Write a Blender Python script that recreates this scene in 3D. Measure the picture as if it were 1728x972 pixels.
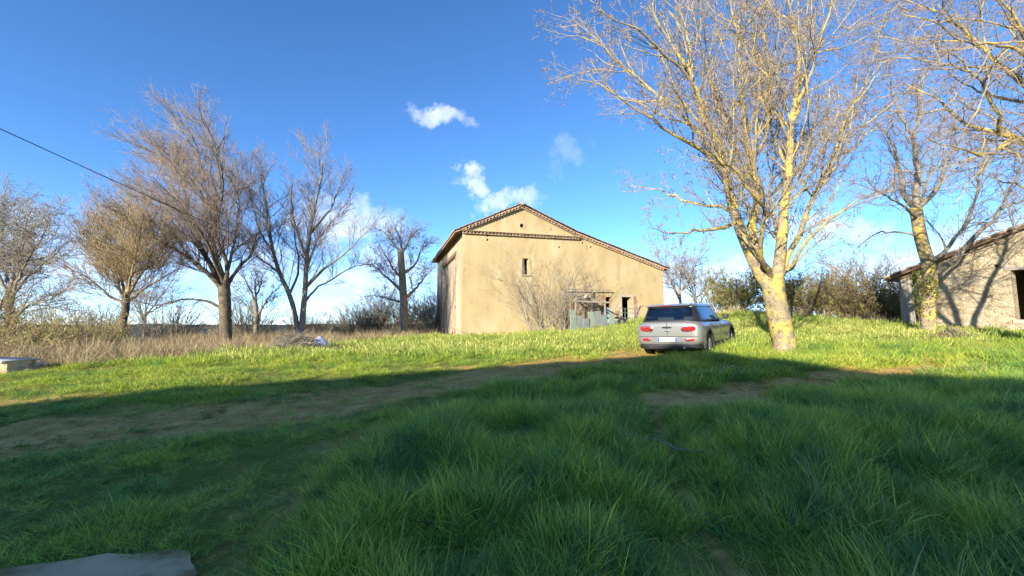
import bpy, bmesh, math, random
import numpy as np
from mathutils import Vector, Matrix
R = math.radians
for _o in list(bpy.data.objects): bpy.data.objects.remove(_o)
SC = bpy.context.scene
COL = SC.collection
rng = np.random.default_rng(11)
random.seed(5)

# ------------------------------------------------------------------ camera
cam_d = bpy.data.cameras.new('camera'); cam = bpy.data.objects.new('camera', cam_d); COL.objects.link(cam)
cam_d.sensor_width = 36.0; cam_d.lens = 36.0 * 700 / 1728
cam_d.clip_start = 0.05; cam_d.clip_end = 6000
cam.location = (0, 0, 1.6); cam.rotation_euler = (R(90 + 5.25), 0, 0)
SC.camera = cam
# ------------------------------------------------------------------ sun and sky
SUN_AZ = 33.2      # light travels towards this bearing (clockwise from +y)
SUN_EL = 16.0
sd = Vector((math.sin(R(SUN_AZ)) * math.cos(R(SUN_EL)), math.cos(R(SUN_AZ)) * math.cos(R(SUN_EL)), -math.sin(R(SUN_EL))))
sun_d = bpy.data.lights.new('sun', 'SUN'); sun = bpy.data.objects.new('sun', sun_d); COL.objects.link(sun)
sun_d.energy = 4.7; sun_d.angle = R(0.5); sun_d.color = (1.0, 0.92, 0.76)
sun.location = (-30, -40, 40); sun.rotation_euler = sd.to_track_quat('-Z', 'Y').to_euler()
W = bpy.data.worlds.new('World'); SC.world = W; W.use_nodes = True
SC.view_settings.view_transform = 'Standard'; SC.view_settings.look = 'None'
SC.view_settings.exposure = 1.42; SC.view_settings.gamma = 1.0
try: SC.view_settings.use_curve_mapping = False
except Exception: pass

class NB:
    def __init__(s, nt): s.nt = nt; s.n = nt.nodes; s.l = nt.links
    def new(s, t, **kw):
        n = s.n.new(t)
        for k, v in kw.items(): setattr(n, k, v)
        return n
    def put(s, sock, v):
        if v is None: return
        if isinstance(v, bpy.types.NodeSocket): s.l.new(v, sock)
        else:
            if sock.type == 'RGBA' and len(v) == 3: v = (*v, 1)
            sock.default_value = v
    def math(s, op, a, b=None, c=None, clamp=False):
        n = s.new('ShaderNodeMath', operation=op, use_clamp=clamp)
        s.put(n.inputs[0], a); s.put(n.inputs[1], b); s.put(n.inputs[2], c)
        return n.outputs[0]
    def vmath(s, op, a, b=None, scale=None):
        n = s.new('ShaderNodeVectorMath', operation=op)
        s.put(n.inputs[0], a); s.put(n.inputs[1], b)
        if scale is not None: s.put(n.inputs['Scale'], scale)
        return n.outputs['Value'] if op in ('DOT_PRODUCT', 'LENGTH', 'DISTANCE') else n.outputs[0]
    def mix(s, f, a, b, mode='MIX'):
        n = s.new('ShaderNodeMix', data_type='RGBA', blend_type=mode)
        s.put(n.inputs[0], f); s.put(n.inputs[6], a); s.put(n.inputs[7], b)
        return n.outputs[2]
    def noise(s, vec, scale=5, detail=4, rough=.55, w=None):
        n = s.new('ShaderNodeTexNoise'); s.put(n.inputs['Vector'], vec)
        n.inputs['Scale'].default_value = scale; n.inputs['Detail'].default_value = detail; n.inputs['Roughness'].default_value = rough
        return n.outputs['Fac']
    def ramp(s, f, stops, interp='LINEAR'):
        n = s.new('ShaderNodeValToRGB'); s.put(n.inputs[0], f); e = n.color_ramp.elements
        n.color_ramp.interpolation = interp
        while len(e) < len(stops): e.new(.5)
        for el, (p, c) in zip(e, stops):
            el.position = p; el.color = (*c, 1) if len(c) == 3 else c
        return n.outputs[0]
    def smooth(s, v, a, b):
        n = s.new('ShaderNodeMapRange', interpolation_type='SMOOTHSTEP'); s.put(n.inputs[0], v)
        n.inputs[1].default_value = a; n.inputs[2].default_value = b
        return n.outputs[0]

def build_world():
    b = NB(W.node_tree); b.n.clear()
    out = b.new('ShaderNodeOutputWorld'); bg = b.new('ShaderNodeBackground')
    sky = b.new('ShaderNodeTexSky', sky_type='NISHITA'); sky.sun_disc = False
    sky.sun_elevation = R(SUN_EL); sky.sun_rotation = R(SUN_AZ + 180)
    sky.altitude = 900; sky.air_density = 0.55; sky.dust_density = 0.05; sky.ozone_density = 2.4
    tc = b.new('ShaderNodeTexCoord').outputs['Generated']
    wn = b.new('ShaderNodeTexNoise'); b.put(wn.inputs['Vector'], tc); wn.inputs['Scale'].default_value = 9; wn.inputs['Detail'].default_value = 7; wn.inputs['Roughness'].default_value = .62
    warp = b.vmath('SCALE', b.vmath('SUBTRACT', wn.outputs['Color'], (.5, .5, .5)), scale=.20)
    p = b.vmath('NORMALIZE', b.vmath('ADD', tc, warp))
    # each cloud: bearing, elevation, half width, half height (degrees), density
    clouds = [(-10, 27.0, 4.4, 1.5, .7), (-6.3, 19.6, 2.2, 1.5, .8), (-1.5, 17.6, 4.2, 1.5, .75), (3.4, 17.4, 2.2, 1.6, .6), (8.0, 22.6, 2.6, 1.6, .16),
              (-22.5, 13.0, 6.5, 2.8, .7), (-33, 7.5, 9, 3.0, .5), (-20, 6.5, 11, 3.4, .6), (37.5, 10.2, 5, 1.6, .7), (26, 5.5, 8, 2.6, .7),
              (45, 5, 9, 3.6, .75), (-47, 6, 8, 4, .5), (62, 8, 9, 3, .6), (-75, 9, 11, 4, .6), (85, 12, 9, 3, .6),
              (110, 15, 10, 4, .6), (140, 24, 9, 4, .6), (-105, 14, 9, 4, .6), (-140, 20, 12, 4, .6), (175, 12, 14, 5, .6), (160, 8, 10, 4, .6), (-165, 30, 8, 3, .6)]
    fine = b.noise(tc, 26, 6, .6)
    mask = None
    for az, el, w, h, k in clouds:
        d = Vector((math.sin(R(az)) * math.cos(R(el)), math.cos(R(az)) * math.cos(R(el)), math.sin(R(el))))
        r = Vector((math.cos(R(az)), -math.sin(R(az)), 0)); u = r.cross(d)
        a_ = b.math('MULTIPLY', b.vmath('DOT_PRODUCT', p, tuple(r)), 1 / math.sin(R(w)))
        b_ = b.math('MULTIPLY', b.vmath('DOT_PRODUCT', p, tuple(u)), 1 / math.sin(R(h)))
        rr = b.math('ADD', b.math('MULTIPLY', a_, a_), b.math('MULTIPLY', b_, b_))
        front = b.math('GREATER_THAN', b.vmath('DOT_PRODUCT', p, tuple(d)), 0)
        v = b.math('MULTIPLY', b.smooth(b.math('ADD', rr, b.math('MULTIPLY', b.math('SUBTRACT', fine, .5), 2.6)), 1.5, -.5), front)
        v = b.math('MULTIPLY', v, k)
        mask = v if mask is None else b.math('MAXIMUM', mask, v)
    # thin veil of low cloud all round the horizon
    sep = b.new('ShaderNodeSeparateXYZ'); b.put(sep.inputs[0], tc)
    low = b.math('MULTIPLY', b.smooth(sep.outputs[2], .24, .02), b.smooth(b.noise(b.vmath('MULTIPLY', tc, (3, 3, 11)), 1.6, 6, .6), .40, .68))
    mask = b.math('MAXIMUM', mask, b.math('MULTIPLY', low, .40))
    hsv = b.new('ShaderNodeHueSaturation'); hsv.inputs['Saturation'].default_value = 1.14; hsv.inputs['Value'].default_value = 1.0
    b.put(hsv.inputs['Color'], sky.outputs[0])
    col = b.mix(mask, hsv.outputs[0], (3.1, 3.35, 3.7))
    b.put(bg.inputs['Color'], col); bg.inputs['Strength'].default_value = 0.15
    b.l.new(bg.outputs[0], out.inputs[0])
build_world()

# ------------------------------------------------------------------ helpers
def tag(o, label=None, cat=None, group=None, kind=None):
    if label: o['label'] = label
    if cat: o['category'] = cat
    if group: o['group'] = group
    if kind: o['kind'] = kind
    return o
def empty(name, loc=(0, 0, 0), rot=(0, 0, 0)):
    o = bpy.data.objects.new(name, None); COL.objects.link(o); o.location = loc; o.rotation_euler = rot; o.empty_display_size = .3
    return o
def link(name, me, mat=None, parent=None, loc=None, rot=None):
    o = bpy.data.objects.new(name, me); COL.objects.link(o)
    if mat is not None and len(me.materials) == 0: me.materials.append(mat)
    if parent is not None: o.parent = parent
    if loc is not None: o.location = loc
    if rot is not None: o.rotation_euler = rot
    return o
def mesh_np(name, V, F, smooth=False):
    """V (n,3); F (m,k) all faces with k corners"""
    V = np.asarray(V, np.float32); F = np.asarray(F, np.int32)
    me = bpy.data.meshes.new(name); m, k = F.shape
    me.vertices.add(len(V)); me.vertices.foreach_set('co', V.ravel())
    me.loops.add(m * k); me.loops.foreach_set('vertex_index', F.ravel())
    me.polygons.add(m); me.polygons.foreach_set('loop_start', np.arange(0, m * k, k, dtype=np.int32))
    try: me.polygons.foreach_set('loop_total', np.full(m, k, np.int32))
    except Exception: pass
    if smooth: me.polygons.foreach_set('use_smooth', np.ones(m, bool))
    me.update(calc_edges=True); me.validate()
    return me
def mesh_py(name, V, F, smooth=False):
    me = bpy.data.meshes.new(name); me.from_pydata([tuple(v) for v in V], [], [tuple(f) for f in F]); me.update()
    if smooth:
        for p in me.polygons: p.use_smooth = True
    return me
class MB:
    def __init__(s): s.V = []; s.F = []
    def box(s, x0, x1, y0, y1, z0, z1):
        o = len(s.V)
        s.V += [(x0, y0, z0), (x1, y0, z0), (x1, y1, z0), (x0, y1, z0), (x0, y0, z1), (x1, y0, z1), (x1, y1, z1), (x0, y1, z1)]
        s.F += [tuple(o + i for i in f) for f in ((3, 2, 1, 0), (4, 5, 6, 7), (0, 1, 5, 4), (1, 2, 6, 5), (2, 3, 7, 6), (3, 0, 4, 7))]
        return s
    def bar(s, a, b, w, h):
        a = Vector(a); b = Vector(b); t = (b - a).normalized()
        up = Vector((0, 0, 1)) if abs(t.z) < .95 else Vector((1, 0, 0))
        q = t.cross(up).normalized() * w / 2; r = q.cross(t).normalized() * h / 2
        o = len(s.V)
        for p in (a, b): s.V += [tuple(p + q + r), tuple(p - q + r), tuple(p - q - r), tuple(p + q - r)]
        s.F += [tuple(o + i for i in f) for f in ((0, 1, 2, 3), (7, 6, 5, 4), (0, 4, 5, 1), (1, 5, 6, 2), (2, 6, 7, 3), (3, 7, 4, 0))]
        return s
    def prism(s, poly, axis, a, b):
        """extrude a 2-D polygon; axis 'y': poly is (x,z); axis 'z': poly is (x,y); axis 'x': (y,z)"""
        o = len(s.V); n = len(poly)
        for q in (a, b):
            for (u, v) in poly: s.V.append({'y': (u, q, v), 'z': (u, v, q), 'x': (q, u, v)}[axis])
        s.F.append(tuple(o + i for i in range(n))); s.F.append(tuple(o + n + i for i in reversed(range(n))))
        for i in range(n): j = (i + 1) % n; s.F.append((o + i, o + n + i, o + n + j, o + j))
        return s
    def tube(s, pts, r, n=8):
        r = [r] * len(pts) if not hasattr(r, '__len__') else r
        V, F = tubes(np.array([pts], float), np.array([r], float), n); o = len(s.V)
        s.V += [tuple(v) for v in V]; s.F += [tuple(int(i) + o for i in f) for f in F]
        k = len(pts); s.F.append(tuple(o + i for i in range(n))); s.F.append(tuple(o + (k - 1) * n + i for i in reversed(range(n))))
        return s
    def mesh(s, name, smooth=False, bevel=0):
        me = mesh_py(name, s.V, s.F, smooth)
        bm = bmesh.new(); bm.from_mesh(me)
        if bevel: bmesh.ops.bevel(bm, geom=bm.edges[:], offset=bevel, segments=2, affect='EDGES', profile=.6)
        bmesh.ops.recalc_face_normals(bm, faces=bm.faces[:]); bm.to_mesh(me); bm.free()
        if smooth:
            for p in me.polygons: p.use_smooth = True
        return me
    def build(s, name, mat, parent=None, smooth=False, bevel=0, loc=None, rot=None):
        return link(name, s.mesh(name, smooth, bevel), mat, parent, loc, rot)
def nrm(v): return v / np.maximum(np.linalg.norm(v, axis=-1, keepdims=True), 1e-9)
def tubes(P, Rr, S):
    """P (B,K,3) polylines, Rr (B,K) radii -> tube vertices and quads"""
    B, K, _ = P.shape
    T = np.empty_like(P); T[:, 1:-1] = P[:, 2:] - P[:, :-2]; T[:, 0] = P[:, 1] - P[:, 0]; T[:, -1] = P[:, -1] - P[:, -2]
    T = nrm(T); ax = nrm(P[:, -1] - P[:, 0])
    ref = np.where(np.abs(ax[:, 2:3]) < .9, np.array([[0, 0, 1.]]), np.array([[1., 0, 0]]))
    ref = nrm(np.cross(ax, ref))[:, None, :].repeat(K, 1)
    q = nrm(ref - T * (ref * T).sum(-1, keepdims=True)); r = np.cross(T, q)
    a = np.arange(S) * 2 * math.pi / S
    V = P[:, :, None, :] + Rr[:, :, None, None] * (np.cos(a)[None, None, :, None] * q[:, :, None, :] + np.sin(a)[None, None, :, None] * r[:, :, None, :])
    idx = np.arange(B * K * S).reshape(B, K, S)
    F = np.stack([idx[:, :-1], np.roll(idx[:, :-1], -1, 2), np.roll(idx[:, 1:], -1, 2), idx[:, 1:]], -1).reshape(-1, 4)
    return V.reshape(-1, 3), F
def vnoise(x, y, seed=0):
    x = np.asarray(x, float); y = np.asarray(y, float)
    xi = np.floor(x).astype(np.int64); yi = np.floor(y).astype(np.int64); fx = x - xi; fy = y - yi
    fx = fx * fx * (3 - 2 * fx); fy = fy * fy * (3 - 2 * fy)
    def h(a, b):
        n = (a * 374761393 + b * 668265263 + seed * 974634777) & 0x7fffffff
        n = ((n ^ (n >> 13)) * 1274126177) & 0x7fffffff
        return ((n ^ (n >> 16)) & 0xffff) / 65535.0
    return (h(xi, yi) * (1 - fx) + h(xi + 1, yi) * fx) * (1 - fy) + (h(xi, yi + 1) * (1 - fx) + h(xi + 1, yi + 1) * fx) * fy
def fbm(x, y, seed=0, o=3):
    return sum(vnoise(x * 2 ** k, y * 2 ** k, seed + k) * .5 ** (k + 1) for k in range(o)) / (1 - .5 ** o)
def sstep(v, a, b):
    t = np.clip((v - a) / (b - a), 0, 1); return t * t * (3 - 2 * t)

def pmat(name, cols, scale=4, detail=6, rough=.85, bump=.25, bscale=None, stretch=(1, 1, 1), metallic=0, spec=.3, coord='Object', tint=None, coat=0, rnd=0):
    m = bpy.data.materials.new(name); m.use_nodes = True; b = NB(m.node_tree); bs = b.n['Principled BSDF']
    tc = b.new('ShaderNodeTexCoord').outputs[coord]
    v = b.vmath('MULTIPLY', tc, stretch)
    f = b.noise(v, scale, detail, .6)
    n = len(cols); stops = [(.28 + .44 * i / max(n - 1, 1), c) for i, c in enumerate(cols)] if n > 1 else [(0, cols[0]), (1, cols[0])]
    c = b.ramp(f, stops)
    if tint:   # (colour, scale, lo, hi) blotches of their own shape
        for (tcx, ts, lo, hi) in tint:
            c = b.mix(b.smooth(b.noise(b.vmath('ADD', v, (3.1, 7.7, 1.3)), ts, 5, .6), lo, hi), c, tcx)
    if rnd:
        oi = b.new('ShaderNodeObjectInfo').outputs['Random']
        h = b.new('ShaderNodeHueSaturation'); b.put(h.inputs['Color'], c)
        b.put(h.inputs['Value'], b.math('ADD', b.math('MULTIPLY', oi, 2 * rnd), 1 - rnd)); c = h.outputs[0]
    b.put(bs.inputs['Base Color'], c); bs.inputs['Roughness'].default_value = rough; bs.inputs['Metallic'].default_value = metallic
    bs.inputs['Specular IOR Level'].default_value = spec
    if coat: bs.inputs['Coat Weight'].default_value = coat; bs.inputs['Coat Roughness'].default_value = .04
    if bump:
        bn = b.new('ShaderNodeBump'); bn.inputs['Strength'].default_value = bump; bn.inputs['Distance'].default_value = .03
        b.put(bn.inputs['Height'], b.noise(v, bscale or scale * 4, 6, .65)); b.l.new(bn.outputs[0], bs.inputs['Normal'])
    return m
def foliage_mat(name, c0, c1, c2, scale=.35, transl=.35, rough=.6, spec=.2, fine=9):
    """leaf or blade: real colour varies by patch of ground (world position) and from clump to clump"""
    m = bpy.data.materials.new(name); m.use_nodes = True; b = NB(m.node_tree); bs = b.n['Principled BSDF']; out = b.n['Material Output']
    geo = b.new('ShaderNodeNewGeometry').outputs['Position']; oi = b.new('ShaderNodeObjectInfo').outputs['Random']
    f = b.math('ADD', b.math('MULTIPLY', b.noise(geo, scale, 3, .6), .62), b.math('ADD', b.math('MULTIPLY', oi, .16), b.math('MULTIPLY', b.noise(geo, fine, 2, .5), .22)))
    bv = b.new('ShaderNodeAttribute', attribute_name='bv').outputs['Fac']
    f = b.math('ADD', f, b.math('MULTIPLY', bv, .22))
    c = b.ramp(f, [(.36, c0), (.5, c1), (.64, c2)])
    c = b.mix(1.0, c, b.ramp(b.math('ADD', bv, .5), [(0, (.45, .47, .5)), (.5, (1, 1, 1)), (1, (1.55, 1.5, 1.45))]), 'MULTIPLY')
    b.put(bs.inputs['Base Color'], c); bs.inputs['Roughness'].default_value = rough; bs.inputs['Specular IOR Level'].default_value = spec
    bs.inputs['Sheen Weight'].default_value = 0
    tr = b.new('ShaderNodeBsdfTranslucent'); b.put(tr.inputs[0], c)
    mx = b.new('ShaderNodeMixShader'); mx.inputs[0].default_value = transl
    b.l.new(bs.outputs[0], mx.inputs[1]); b.l.new(tr.outputs[0], mx.inputs[2]); b.l.new(mx.outputs[0], out.inputs[0])
    return m
def instancer(name, protos, pts, rot, scl, idx, parent=None):
    """one object whose points carry copies of the given clump meshes"""
    coll = bpy.data.collections.new(name + '_clumps')
    for i, (me, mt) in enumerate(protos):
        if not me.materials: me.materials.append(mt)
        coll.objects.link(bpy.data.objects.new('%s_clump_%02d' % (name, i), me))
    me = bpy.data.meshes.new(name); me.vertices.add(len(pts)); me.vertices.foreach_set('co', np.asarray(pts, np.float32).ravel())
    a = me.attributes.new('rot', 'FLOAT_VECTOR', 'POINT'); a.data.foreach_set('vector', np.asarray(rot, np.float32).ravel())
    a = me.attributes.new('scl', 'FLOAT_VECTOR', 'POINT'); a.data.foreach_set('vector', np.asarray(scl, np.float32).ravel())
    a = me.attributes.new('idx', 'INT', 'POINT'); a.data.foreach_set('value', np.asarray(idx, np.int32))
    o = link(name, me, None, parent)
    g = bpy.data.node_groups.new(name, 'GeometryNodeTree')
    g.interface.new_socket('Geometry', in_out='INPUT', socket_type='NodeSocketGeometry'); g.interface.new_socket('Geometry', in_out='OUTPUT', socket_type='NodeSocketGeometry')
    gi = g.nodes.new('NodeGroupInput'); go = g.nodes.new('NodeGroupOutput'); ip = g.nodes.new('GeometryNodeInstanceOnPoints')
    ci = g.nodes.new('GeometryNodeCollectionInfo'); ci.inputs['Collection'].default_value = coll; ci.inputs['Separate Children'].default_value = True; ci.inputs['Reset Children'].default_value = True
    def na(n, t):
        q = g.nodes.new('GeometryNodeInputNamedAttribute'); q.data_type = t; q.inputs[0].default_value = n; return q.outputs[0]
    g.links.new(gi.outputs[0], ip.inputs['Points']); g.links.new(ci.outputs[0], ip.inputs['Instance']); ip.inputs['Pick Instance'].default_value = True
    g.links.new(na('idx', 'INT'), ip.inputs['Instance Index']); g.links.new(na('rot', 'FLOAT_VECTOR'), ip.inputs['Rotation']); g.links.new(na('scl', 'FLOAT_VECTOR'), ip.inputs['Scale'])
    g.links.new(ip.outputs[0], go.inputs[0])
    o.modifiers.new('scatter', 'NODES').node_group = g
    return o

# ------------------------------------------------------------------ terrain
def Hs(x, y):
    x = np.asarray(x, float); y = np.asarray(y, float)
    b = .95 * np.tanh(y / 14); b = np.where(y < 0, b * .35, b)
    b = b + .8 * np.tanh(x * .02 / .8)
    sp = lambda t: np.log1p(np.exp(np.clip(t, -40, 40)))
    b = b - np.minimum(.045 * sp((y - 42) / 4) * 4, 14) - np.minimum(.05 * sp((-x - 24) / 3) * 3, 9)
    return b + 1.2 * np.exp(-((x - 14) / 8) ** 2 - ((y - 28) / 9) ** 2)
def seg_dist(x, y, poly):
    d = np.full(np.shape(x), 1e9)
    for (ax, ay), (bx, by) in zip(poly[:-1], poly[1:]):
        vx, vy = bx - ax, by - ay
        t = np.clip(((x - ax) * vx + (y - ay) * vy) / (vx * vx + vy * vy), 0, 1)
        d = np.minimum(d, np.hypot(x - ax - t * vx, y - ay - t * vy))
    return d
TRACK = [(7.5, 17.0), (5.6, 14.4), (3.5, 12.9), (1.3, 10.9), (-1.2, 8.5), (-3.0, 7.0), (-5.0, 5.9), (-7.5, 4.9), (-11, 3.9)]
PATCH = [(2.75, 6.35), (3.6, 6.95), (4.3, 7.4), (5.9, 7.95), (8.3, 8.95), (10.5, 9.8)]
FOOT = [(2.3, 6.2), (1.95, 5.7), (1.6, 4.3), (1.37, 3.2), (1.25, 2.4)]
WORN = [(-1.7, 5.2), (-1.95, 4.3), (-1.75, 3.3), (-1.7, 2.6)]
def dirt(x, y):
    n1 = fbm(x * .9, y * .9, 3) - .5; n2 = fbm(x * 3.1, y * 3.1, 9) - .5
    j = .55 * n1 + .35 * n2
    dt = seg_dist(x, y, TRACK)
    t = sstep(dt + j * 1.5, 1.6, .50) * .78 * sstep(n2, -.45, .02)
    t = np.maximum(t, sstep(np.abs(dt - .62) + j * .7, .34, .02) * (.66 + .24 * sstep(x, -2, 3)))
    t = np.maximum(t, .5 * sstep(fbm(x * .7 + 5, y * 1.6, 17), .50, .66) * short_side(x, y))
    p = sstep(seg_dist(x, y, PATCH) + j * 2.0, .88, .20) * sstep(x, 11, 8)
    f = sstep(seg_dist(x, y, FOOT) + j * .35, .17, .03) * .62
    w = sstep(seg_dist(x, y, WORN) + j * 1.0, .62, .10) * .42
    return np.clip(np.maximum.reduce([t, p, f, w]), 0, 1)
LONGLINE = [(-1.2, 1.5), (-1.3, 2.5), (-1.6, 4.5), (-.5, 7.3), (2.3, 10.4), (5.2, 11.6), (9, 11.2)]
def short_side(x, y):
    # 1 on the trampled side (left of the long grass), 0 in the long grass
    xs = np.interp(y, [q[1] for q in LONGLINE[:6]], [q[0] for q in LONGLINE[:6]])
    n = (fbm(x * .8, y * .8, 41) - .5) * 1.6
    return sstep(xs - x + n, -.25, .5) * sstep(y, 12.5, 11.0)
DRYLINE = [(-14.5, 8.5), (-12.8, 11.3), (-9.8, 14.6), (-8.9, 17.6), (-6.8, 24), (-4.2, 30.5)]
def dry(x, y):
    # ground left of and behind this line is rough dead grass
    xs = np.interp(y, [p[1] for p in DRYLINE], [p[0] for p in DRYLINE], left=-15.5, right=-4.2)
    n = (fbm(x * .5, y * .5, 21) - .5) * 4
    d = sstep(xs - x + n, -.4, 2.2)
    # strip under the hedge on the right
    h = sstep(seg_dist(x, y, [(11, 27.5), (15, 25.8), (19, 24.0), (20.5, 21.5)]) + n * .3, 1.6, .5)
    return np.clip(np.maximum(d, h), 0, 1)
def H(x, y):
    near = np.exp(-(np.hypot(x, y) / 60) ** 2)
    flat = 1 - sstep(x, -1.3, -1.75) * sstep(y, 3.1, 2.8)
    return Hs(x, y) - .02 * (1 - flat) + flat * near * ((fbm(x * .45, y * .45, 5) - .5) * .16 + (fbm(x * 1.9, y * 1.9, 7) - .5) * .13 - .05 * dirt(x, y))
def gz(x, y): return float(H(np.array([x]), np.array([y]))[0])

def build_ground():
    n = 360
    a = np.linspace(-1, 1, n); k = math.asinh(1800 / 4.0)
    xs = 4 * np.sinh(k * a); ys = 6 + 4 * np.sinh(k * a)
    X, Y = np.meshgrid(xs, ys); Z = H(X, Y)
    V = np.stack([X, Y, Z], -1).reshape(-1, 3)
    i = np.arange(n * n).reshape(n, n)
    F = np.stack([i[:-1, :-1], i[:-1, 1:], i[1:, 1:], i[1:, :-1]], -1).reshape(-1, 4)
    me = mesh_np('ground', V, F, True)
    for nm, fn in (('dirt', dirt), ('dry', dry)):
        at = me.attributes.new(nm, 'FLOAT', 'POINT'); at.data.foreach_set('value', fn(V[:, 0], V[:, 1]).astype(np.float32))
    m = bpy.data.materials.new('turf_and_soil'); m.use_nodes = True; b = NB(m.node_tree); bs = b.n['Principled BSDF']
    geo = b.new('ShaderNodeNewGeometry').outputs['Position']
    A = lambda nm: b.new('ShaderNodeAttribute', attribute_name=nm).outputs['Fac']
    big = b.noise(geo, .5, 5, .6); mid = b.noise(geo, 3, 6, .65); fine = b.noise(geo, 30, 6, .7)
    turf = b.ramp(b.math('ADD', b.math('MULTIPLY', big, .5), b.math('MULTIPLY', mid, .5)), [(.35, (.085, .110, .025)), (.5, (.145, .165, .032)), (.65, (.21, .195, .05))])
    soil = b.ramp(b.math('ADD', b.math('MULTIPLY', mid, .55), b.math('MULTIPLY', fine, .45)), [(.33, (.20, .118, .040)), (.5, (.44, .285, .090)), (.68, (.66, .47, .18))])
    straw = b.ramp(b.math('ADD', b.math('MULTIPLY', mid, .6), b.math('MULTIPLY', fine, .4)), [(.35, (.13, .10, .045)), (.5, (.25, .19, .10)), (.65, (.36, .28, .16))])
    jit = b.math('MULTIPLY', b.math('SUBTRACT', b.noise(geo, 6, 5, .65), .5), .55)
    c = b.mix(b.smooth(b.math('ADD', A('dry'), jit), .3, .7), turf, straw)
    c = b.mix(b.smooth(b.math('ADD', A('dirt'), jit), .25, .62), c, soil)
    b.put(bs.inputs['Base Color'], c); bs.inputs['Roughness'].default_value = .95; bs.inputs['Specular IOR Level'].default_value = .1
    bn = b.new('ShaderNodeBump'); bn.inputs['Strength'].default_value = .6; bn.inputs['Distance'].default_value = .05
    b.put(bn.inputs['Height'], b.math('ADD', mid, b.math('MULTIPLY', fine, .35))); b.l.new(bn.outputs[0], bs.inputs['Normal'])
    tag(link('ground', me, m), kind='structure')
build_ground()

def build_hills():
    na, nr = 400, 14
    az = np.linspace(-math.pi, math.pi, na); rr = np.linspace(700, 1500, nr)
    A, Q = np.meshgrid(az, rr); prof = np.sin(np.pi * np.linspace(0, 1, nr))[:, None] ** .7
    top = 5 + 13 * fbm(A * 6 + 40, A * 0 + 3.3, 31) + 2.2 * vnoise(A * 120, Q * .02, 4)
    Z = -16 + prof * (top + 9)
    V = np.stack([Q * np.sin(A), Q * np.cos(A), Z], -1).reshape(-1, 3); i = np.arange(na * nr).reshape(nr, na)
    F = np.stack([i[:-1, :-1], i[:-1, 1:], i[1:, 1:], i[1:, :-1]], -1).reshape(-1, 4)
    m = pmat('wooded_hills', [(.05, .06, .06), (.075, .085, .08), (.11, .115, .095)], scale=.012, bump=0, rough=1, coord='Object', spec=.0)
    tag(link('hills', mesh_np('hills', V, F, True), m), kind='structure')
build_hills()

# ------------------------------------------------------------------ building materials
M_plaster = pmat('ochre_render', [(.300, .222, .115), (.362, .278, .150), (.415, .328, .186)], scale=.75, detail=9, bump=.35, bscale=9, rough=.95, spec=.1, stretch=(1, 1, .5),
                 tint=[((.31, .228, .132), 1.1, .56, .72), ((.42, .36, .22), .6, .52, .70), ((.235, .18, .115), 4.5, .62, .76), ((.29, .175, .105), 2.3, .64, .74)])
M_side = pmat('weathered_side_render', [(0.297, 0.233, 0.150), (0.405, 0.319, 0.215), (0.486, 0.399, 0.273)], scale=.8, detail=9, bump=.5, bscale=8, rough=.95, spec=.1, stretch=(1, 1, .45),
              tint=[((.23, .185, .13), 2.2, .58, .72)])
M_tile = pmat('old_clay_tile', [(0.275, 0.175, 0.120), (0.396, 0.281, 0.198), (0.506, 0.398, 0.288)], scale=3, bump=.3, rough=.9, rnd=.25, tint=[((0.154, 0.129, 0.096), 5, .6, .75)])
M_oldwood = pmat('grey_old_boards', [(.17, .14, .115), (.27, .23, .19), (.36, .31, .26)], scale=5, stretch=(3, 3, .25), bump=.5, rough=.9, rnd=.2)
M_doorwood = pmat('weathered_door_boards', [(0.238, 0.182, 0.126), (0.350, 0.280, 0.196), (0.448, 0.364, 0.266)], scale=4, stretch=(3, 3, .25), bump=.5, rough=.9, rnd=.15)
M_darkwood = pmat('brown_beam', [(.10, .06, .04), (.17, .11, .07), (.22, .15, .10)], scale=5, stretch=(3, 3, .4), bump=.4, rough=.85)
M_brick = pmat('red_brick', [(.22, .11, .065), (.30, .16, .10), (.35, .21, .14)], scale=4, bump=.4, rough=.9, rnd=.2)
M_pale = pmat('pale_lime_surround', [(0.317, 0.273, 0.198), (0.374, 0.329, 0.251)], scale=3, bump=.2, rough=.9)
M_stone = None
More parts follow.
